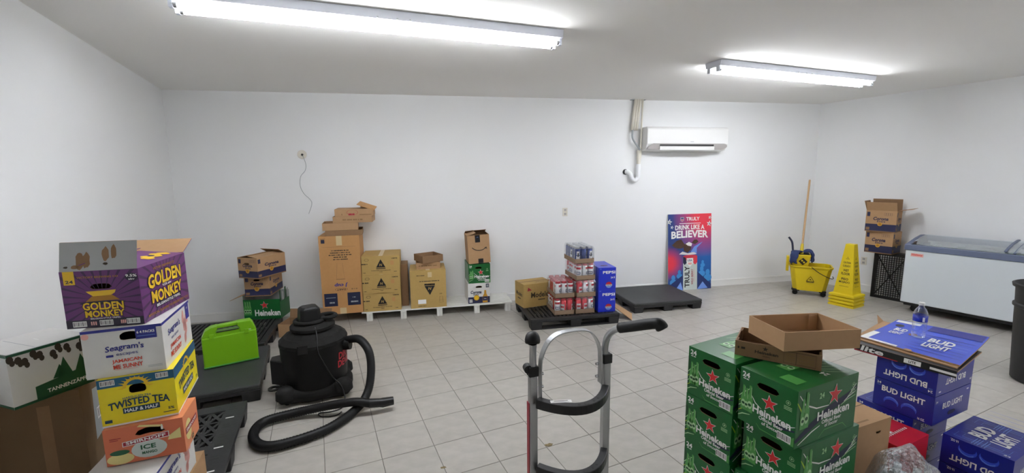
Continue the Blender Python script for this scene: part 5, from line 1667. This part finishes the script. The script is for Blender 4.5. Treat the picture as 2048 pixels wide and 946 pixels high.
b = MB(); b.tube(smooth_path([(.0, -.185, .435), (.10, -.20, .36), (.22, -.20, .30), (.27, -.12, .285), (.275, 0, .29)]), .005, 'black_plastic', 8); b.build('bail_handle', t, smooth=True)
p = Print((-.135, -.184, .0), (1, 0, 0), (0, 0, 1), (0, -1, .0))
def tri(p, u, v, s_, m, layer=1):
    p.poly([(u - s_, v), (u + s_, v), (u, v + s_ * 1.6)], 'black_print', layer); p.poly([(u - s_ * .78, v + s_ * .14), (u + s_ * .78, v + s_ * .14), (u, v + s_ * 1.4)], m, layer + 1)
    p.poly([(u - s_ * .3, v + s_ * .35), (u, v + s_ * .5), (u + s_ * .35, v + s_ * .25), (u + s_ * .12, v + s_ * .7), (u - s_ * .05, v + s_ * .85)], 'black_print', layer + 2)
f_ = MB()
pq = Print((-.09, -.1545, .20), (1, 0, 0), Vector((0, -.09, 1)).normalized(), (0, -1, -.09)); tri(pq, .09, .02, .05, 'yellow_plastic'); pq.rect(.045, .005, .135, .012, 'black_print', 1); pq.build('warning_mark', t)
pq = Print((-.24, -.1355, .42), (1, 0, 0), Vector((0, -.145, 1)).normalized(), (0, -1, -.145)); pq.poly([(.135, .03), (.19, .085), (.135, .14), (.08, .085)], 'black_print', 1)
pq.rect(.112, .085, .135, .11, 'yellow_plastic', 2); pq.rect(.137, .06, .16, .085, 'yellow_plastic', 2); pq.build('maker_emblem', t)
# mop
t = thing('mop', 'blue string mop with long wooden handle standing in the yellow bucket', 'mop', (5.56, 5.20, 0), R(-42))
inv = (Matrix.Translation((5.56, 5.20, 0)) @ Matrix.Rotation(R(-42), 4, 'Z')).inverted()
top_ = inv @ Vector((5.86, 5.62, 1.66)); bot_ = Vector((-.12, .02, .62))
b = MB(); b.tube([bot_, top_], [.014, .0135], 'wood', 12); b.build('handle', t, smooth=True, auto=50)
b = MB(); b.tube([bot_ - (top_ - bot_).normalized() * .02, bot_ + (top_ - bot_).normalized() * .12], [.026, .018], 'yellow_plastic', 12); b.build('handle_collar', t, smooth=True, auto=50)
b = MB(); b.box((-.12, .02, .615), (.04, .16, .03), 'yellow_plastic'); b.build('clamp', t, bevel=.004)
rnd = random.Random(5)
b = MB()
for k in range(42):
    sx = rnd.choice((-1, -1, 1))
    y0 = rnd.uniform(-.10, .10)
    if k < 22:
        pts = [(-.13 + rnd.uniform(-.04, .03), y0 * .5, .62), (-.19 + rnd.uniform(-.05, .03), -.12, .645), (-.205 + rnd.uniform(-.055, .03), -.178, .60), (-.21 + rnd.uniform(-.055, .03), -.185, .50 + rnd.uniform(-.03, .04))]
    else:
        pts = [(-.10, y0 * .5, .62), (-.03 + rnd.uniform(-.03, .02), y0, .645), (.012 + rnd.uniform(-.01, .015), y0 * 1.1, .60), (.015 + rnd.uniform(-.01, .02), y0 * 1.1, .50 + rnd.uniform(-.02, .05))]
    b.tube(smooth_path(pts, 4), .013, 'mop_blue', 6)
o = b.build('mop_strands', t, smooth=True); o['kind'] = 'stuff'

# ================================================================== SAFETY CONES
def cone(label, z):
    t = thing('safety_cone', label, 'cone', (5.585, 4.635, z), R(17), 'stacked yellow wet floor cones')
    b = MB()
    W0, W1, W2, Hc = .285, .235, .095, .70
    def q4(w_, z_): return [(-w_ / 2, -w_ / 2, z_), (w_ / 2, -w_ / 2, z_), (w_ / 2, w_ / 2, z_), (-w_ / 2, w_ / 2, z_)]
    rings = [q4(W0 + .012, 0), q4(W0 + .012, .026), q4(W0 - .012, .034), q4(W1 + .012, .036), q4(W1 - .01, .042), q4(W2, Hc), q4(W2 - .005, Hc - .004), q4(W1 - .015, .040), q4(W1 + .002, .030), q4(W0 - .02, .028), q4(W0 - .006, 0)]
    vs = [p_ for r_ in rings for p_ in r_]
    n_ = len(rings)
    fs = [(j * 4 + i, j * 4 + (i + 1) % 4, (j + 1) * 4 + (i + 1) % 4, (j + 1) * 4 + i) for j in range(n_ - 1) for i in range(4)]
    fs += [((n_ - 1) * 4 + i, (n_ - 1) * 4 + (i + 1) % 4, (i + 1) % 4, i) for i in range(4)]
    b.add(vs, fs, 'yellow_plastic')
    b.add(q4(W2 - .002, Hc - .002), [(0, 1, 2, 3)], 'yellow_plastic')
    b.build('cone_body', t)
    return t, (W1 - .01, W2, Hc)
for k in range(3):
    t, _ = cone(['yellow cone base at the floor of the nested cone stack', 'yellow cone base second from the floor of the nested cone stack', 'yellow cone base third from the floor of the nested cone stack'][k], .044 * k)
t, (W1, W2, Hc) = cone('top yellow wet floor cone with black warning lettering', .132)
for fc in range(2):
    lean = (W1 - W2) / 2 / (Hc - .042)
    if fc == 0:
        p = Print((-W1 / 2, -W1 / 2, .042), (1, 0, 0), Vector((0, lean, 1)).normalized(), Vector((0, -1, lean)).normalized())
    else:
        p = Print((-W1 / 2, W1 / 2, .042), (0, -1, 0), Vector((lean, 0, 1)).normalized(), Vector((-1, 0, lean)).normalized())
    c_ = W1 / 2
    tri(p, c_, .46, .022, 'yellow_plastic'); p.text('CAUTION', c_, .415, .085, .026, 'black_print', 1); p.text('CUIDADO', c_, .37, .088, .026, 'black_print', 1)
    p.text('WET', c_, .31, .065, .032, 'black_print', 1); p.text('FLOOR', c_, .265, .10, .034, 'black_print', 1)
    p.text('PISO', c_, .195, .08, .032, 'black_print', 1); p.text('MOJADO', c_, .15, .125, .034, 'black_print', 1); p.rect(c_ - .055, .095, c_ + .055, .099, 'black_print', 1)
    p.build('cone_lettering', t)

# ================================================================== UPRIGHT BLACK CRATE
t = thing('plastic_crate', 'black plastic lattice crate standing on edge beside the freezer', 'crate', (6.30, 4.885, 0), R(-71))
Wc, Hc, Dc = .40, .655, .14
m = 'black_plastic'
b = MB()
b.box((.02, .007, Hc / 2), (.04, .014, Hc), m); b.box((Wc - .02, .007, Hc / 2), (.04, .014, Hc), m)
b.box((Wc / 2, .007, .02), (Wc, .014, .04), m); b.box((Wc / 2, .007, Hc - .02), (Wc, .014, .04), m)
nx, nz_ = 12, 20
for i in range(1, nx):
    b.box((.04 + (Wc - .08) * i / nx, .007, Hc / 2), (.008, .008, Hc - .08), m)
for j in range(1, nz_):
    b.box((Wc / 2, .007, .04 + (Hc - .08) * j / nz_), (Wc - .08, .008, .008), m)
b.build('lattice_bottom', t)
dl, an = math.hypot(Wc - .08, Hc - .08), math.atan2(Hc - .08, Wc - .08)
b = MB()
for s_ in (-1, 1):
    b.box((0, 0, 0), (dl, .012, .012), m, 0, Matrix.Translation((Wc / 2, -.002, Hc / 2)) @ Matrix.Rotation(-s_ * an, 4, 'Y'))
b.lathe([(.001, -.012), (.018, -.012), (.018, .002), (.001, .002)], m, 14, Matrix.Translation((Wc / 2, -.006, Hc / 2)) @ Matrix.Rotation(PI / 2, 4, 'X')); b.build('cross_brace', t)
for nm_, c_, s_ in (('side_wall', (.004, Dc / 2 + .014, Hc / 2), (.008, Dc, Hc)), ('side_wall', (Wc - .004, Dc / 2 + .014, Hc / 2), (.008, Dc, Hc)), ('side_wall', (Wc / 2, Dc / 2 + .014, Hc - .004), (Wc - .016, Dc, .008)), ('side_wall', (Wc / 2, Dc / 2 + .014, .004), (Wc - .016, Dc, .008))):
    b = MB(); b.box(c_, s_, m); b.build(nm_, t, bevel=.002)
p = Print((0, Dc + .014, 0), (0, -1, 0), (0, 0, 1), (-1, 0, 0))
for zz in (.08, .57):
    for i in range(2):
        for j in range(4):
            p.rect(.05 + .022 * i, zz - .03 + .02 * j, .062 + .022 * i, zz - .018 + .02 * j, 'grey_print', 0)
p.build('vent_holes', t)

# ================================================================== CHEST FREEZER
t = thing('chest_freezer', 'white chest freezer with sliding glass lids by the right wall', 'freezer', (5.985, 4.265, 0), R(-71.5))
FWd, FD = 1.75, .56
b = MB(); b.box((FWd / 2, FD / 2, .13 + .335), (FWd, FD, .67), 'freezer_white'); b.build('cabinet', t, bevel=.01)
b = MB(); b.box((FWd / 2, FD / 2, .115), (FWd - .06, FD - .06, .05), 'black_plastic'); b.build('plinth', t)
# trim frame
b = MB()
b.box((FWd / 2, .02, .835), (FWd + .02, .06, .07), 'freezer_trim'); b.box((FWd / 2, FD - .02, .915), (FWd + .02, .05, .07), 'freezer_trim')
for x in (.0, FWd - .0):
    pts_ = [(-.01, .80), (FD + .005, .80), (FD + .005, .95), (FD - .10, .955), (FD * .5, .93), (.12, .895), (-.01, .868)]
    n_ = len(pts_)
    b.add([(x - .012, y_, z_) for y_, z_ in pts_] + [(x + .045 * (1 if x < 1 else -1), y_, z_) for y_, z_ in pts_], [(i, (i + 1) % n_, n_ + (i + 1) % n_, n_ + i) for i in range(n_)] + [tuple(range(n_))[::-1], tuple(range(n_, 2 * n_))], 'freezer_trim')
b.build('top_frame', t, bevel=.006)
prof = [(.02, .875), (.12, .905), (FD * .5, .938), (FD - .10, .958), (FD - .03, .955)]
def lid(x0, x1, dz, nm_):
    g_ = MB()
    n_ = len(prof)
    vs = [(x, y_, z_ + dz + k * .005) for k in (0, 1) for x in (x0, x1) for y_, z_ in prof]
    ix = lambda k, s_, i: k * 2 * n_ + s_ * n_ + i
    fs = []
    for i in range(n_ - 1):
        fs += [(ix(0, 0, i), ix(0, 1, i), ix(0, 1, i + 1), ix(0, 0, i + 1)), (ix(1, 0, i), ix(1, 0, i + 1), ix(1, 1, i + 1), ix(1, 1, i)),
               (ix(0, 0, i), ix(0, 0, i + 1), ix(1, 0, i + 1), ix(1, 0, i)), (ix(0, 1, i), ix(1, 1, i), ix(1, 1, i + 1), ix(0, 1, i + 1))]
    g_.add(vs, fs, 'freezer_glass')
    o = g_.build(nm_, t)
    e = MB(); e.tube([(x1 if x0 < .5 else x0, y_, z_ + dz + .008) for y_, z_ in prof], .012, 'freezer_trim', 8); e.build('lid_edge', o, smooth=True)
lid(.045, FWd * .52, 0, 'glass_lid'); lid(FWd * .48, FWd - .045, .014, 'glass_lid')
b = MB(); b.box((FWd / 2, FD / 2, .808), (FWd - .10, FD - .10, .02), 'frost'); b.build('frosted_contents', t)
b = MB()
for k in range(22):
    x = .12 + (FWd - .24) * k / 21
    b.box((x, .30 + .1 * math.sin(k * 2.1), .828), (.06, .12, .03 + .02 * abs(math.sin(k))), 'frost', .3 * math.sin(k * 1.7))
b.build('frozen_goods', t)
b = MB(); b.box((.09, .28, .84), (.02, .34, .06), 'freezer_trim'); b.build('inner_liner', t)
p = Print((0, 0, .13), (1, 0, 0), (0, 0, 1), (0, -1, 0)); p.rect(.055, .595, .175, .635, 'pink', 0); p.text('Galaxy', .115, .617, .105, .026, 'hred', 1, 0, .026); p.build('maker_badge', t)
for x in (.12, FWd - .12):
    for y in (.12, FD - .06):
        b = MB(); b.lathe([(.001, -.014), (.042, -.014), (.045, 0), (.042, .014), (.001, .014)], 'rubber', 18, Matrix.Translation((x, y, .0455)) @ Matrix.Rotation(PI / 2, 4, 'X')); b.build('caster', t)
        b = MB(); b.box((x, y, .092), (.07, .05, .03), 'black_plastic'); b.build('caster_fork', t)

# ================================================================== TRASH BIN
t = thing('trash_bin', 'tall round black trash bin at the right edge beside the freezer', 'bin', (5.11, 2.44, 0))
b = MB(); b.lathe([(.20, 0), (.215, .01), (.245, .55), (.248, .63), (.262, .64), (.262, .66), (.25, .67), (.258, .80), (.275, .805), (.28, .83), (.265, .838), (.24, .80), (.20, .02)], 'bin_black', 40); b.build('bin_body', t, smooth=True, auto=40)
for s_ in (-1, 1):
    b = MB(); b.tube(smooth_path([(s_ * .05 + .0, -.255, .74), (s_ * .05, -.29, .735), (s_ * .0, -.295, .73)], 4), .01, 'bin_black', 8); b.build('handle', t, smooth=True)
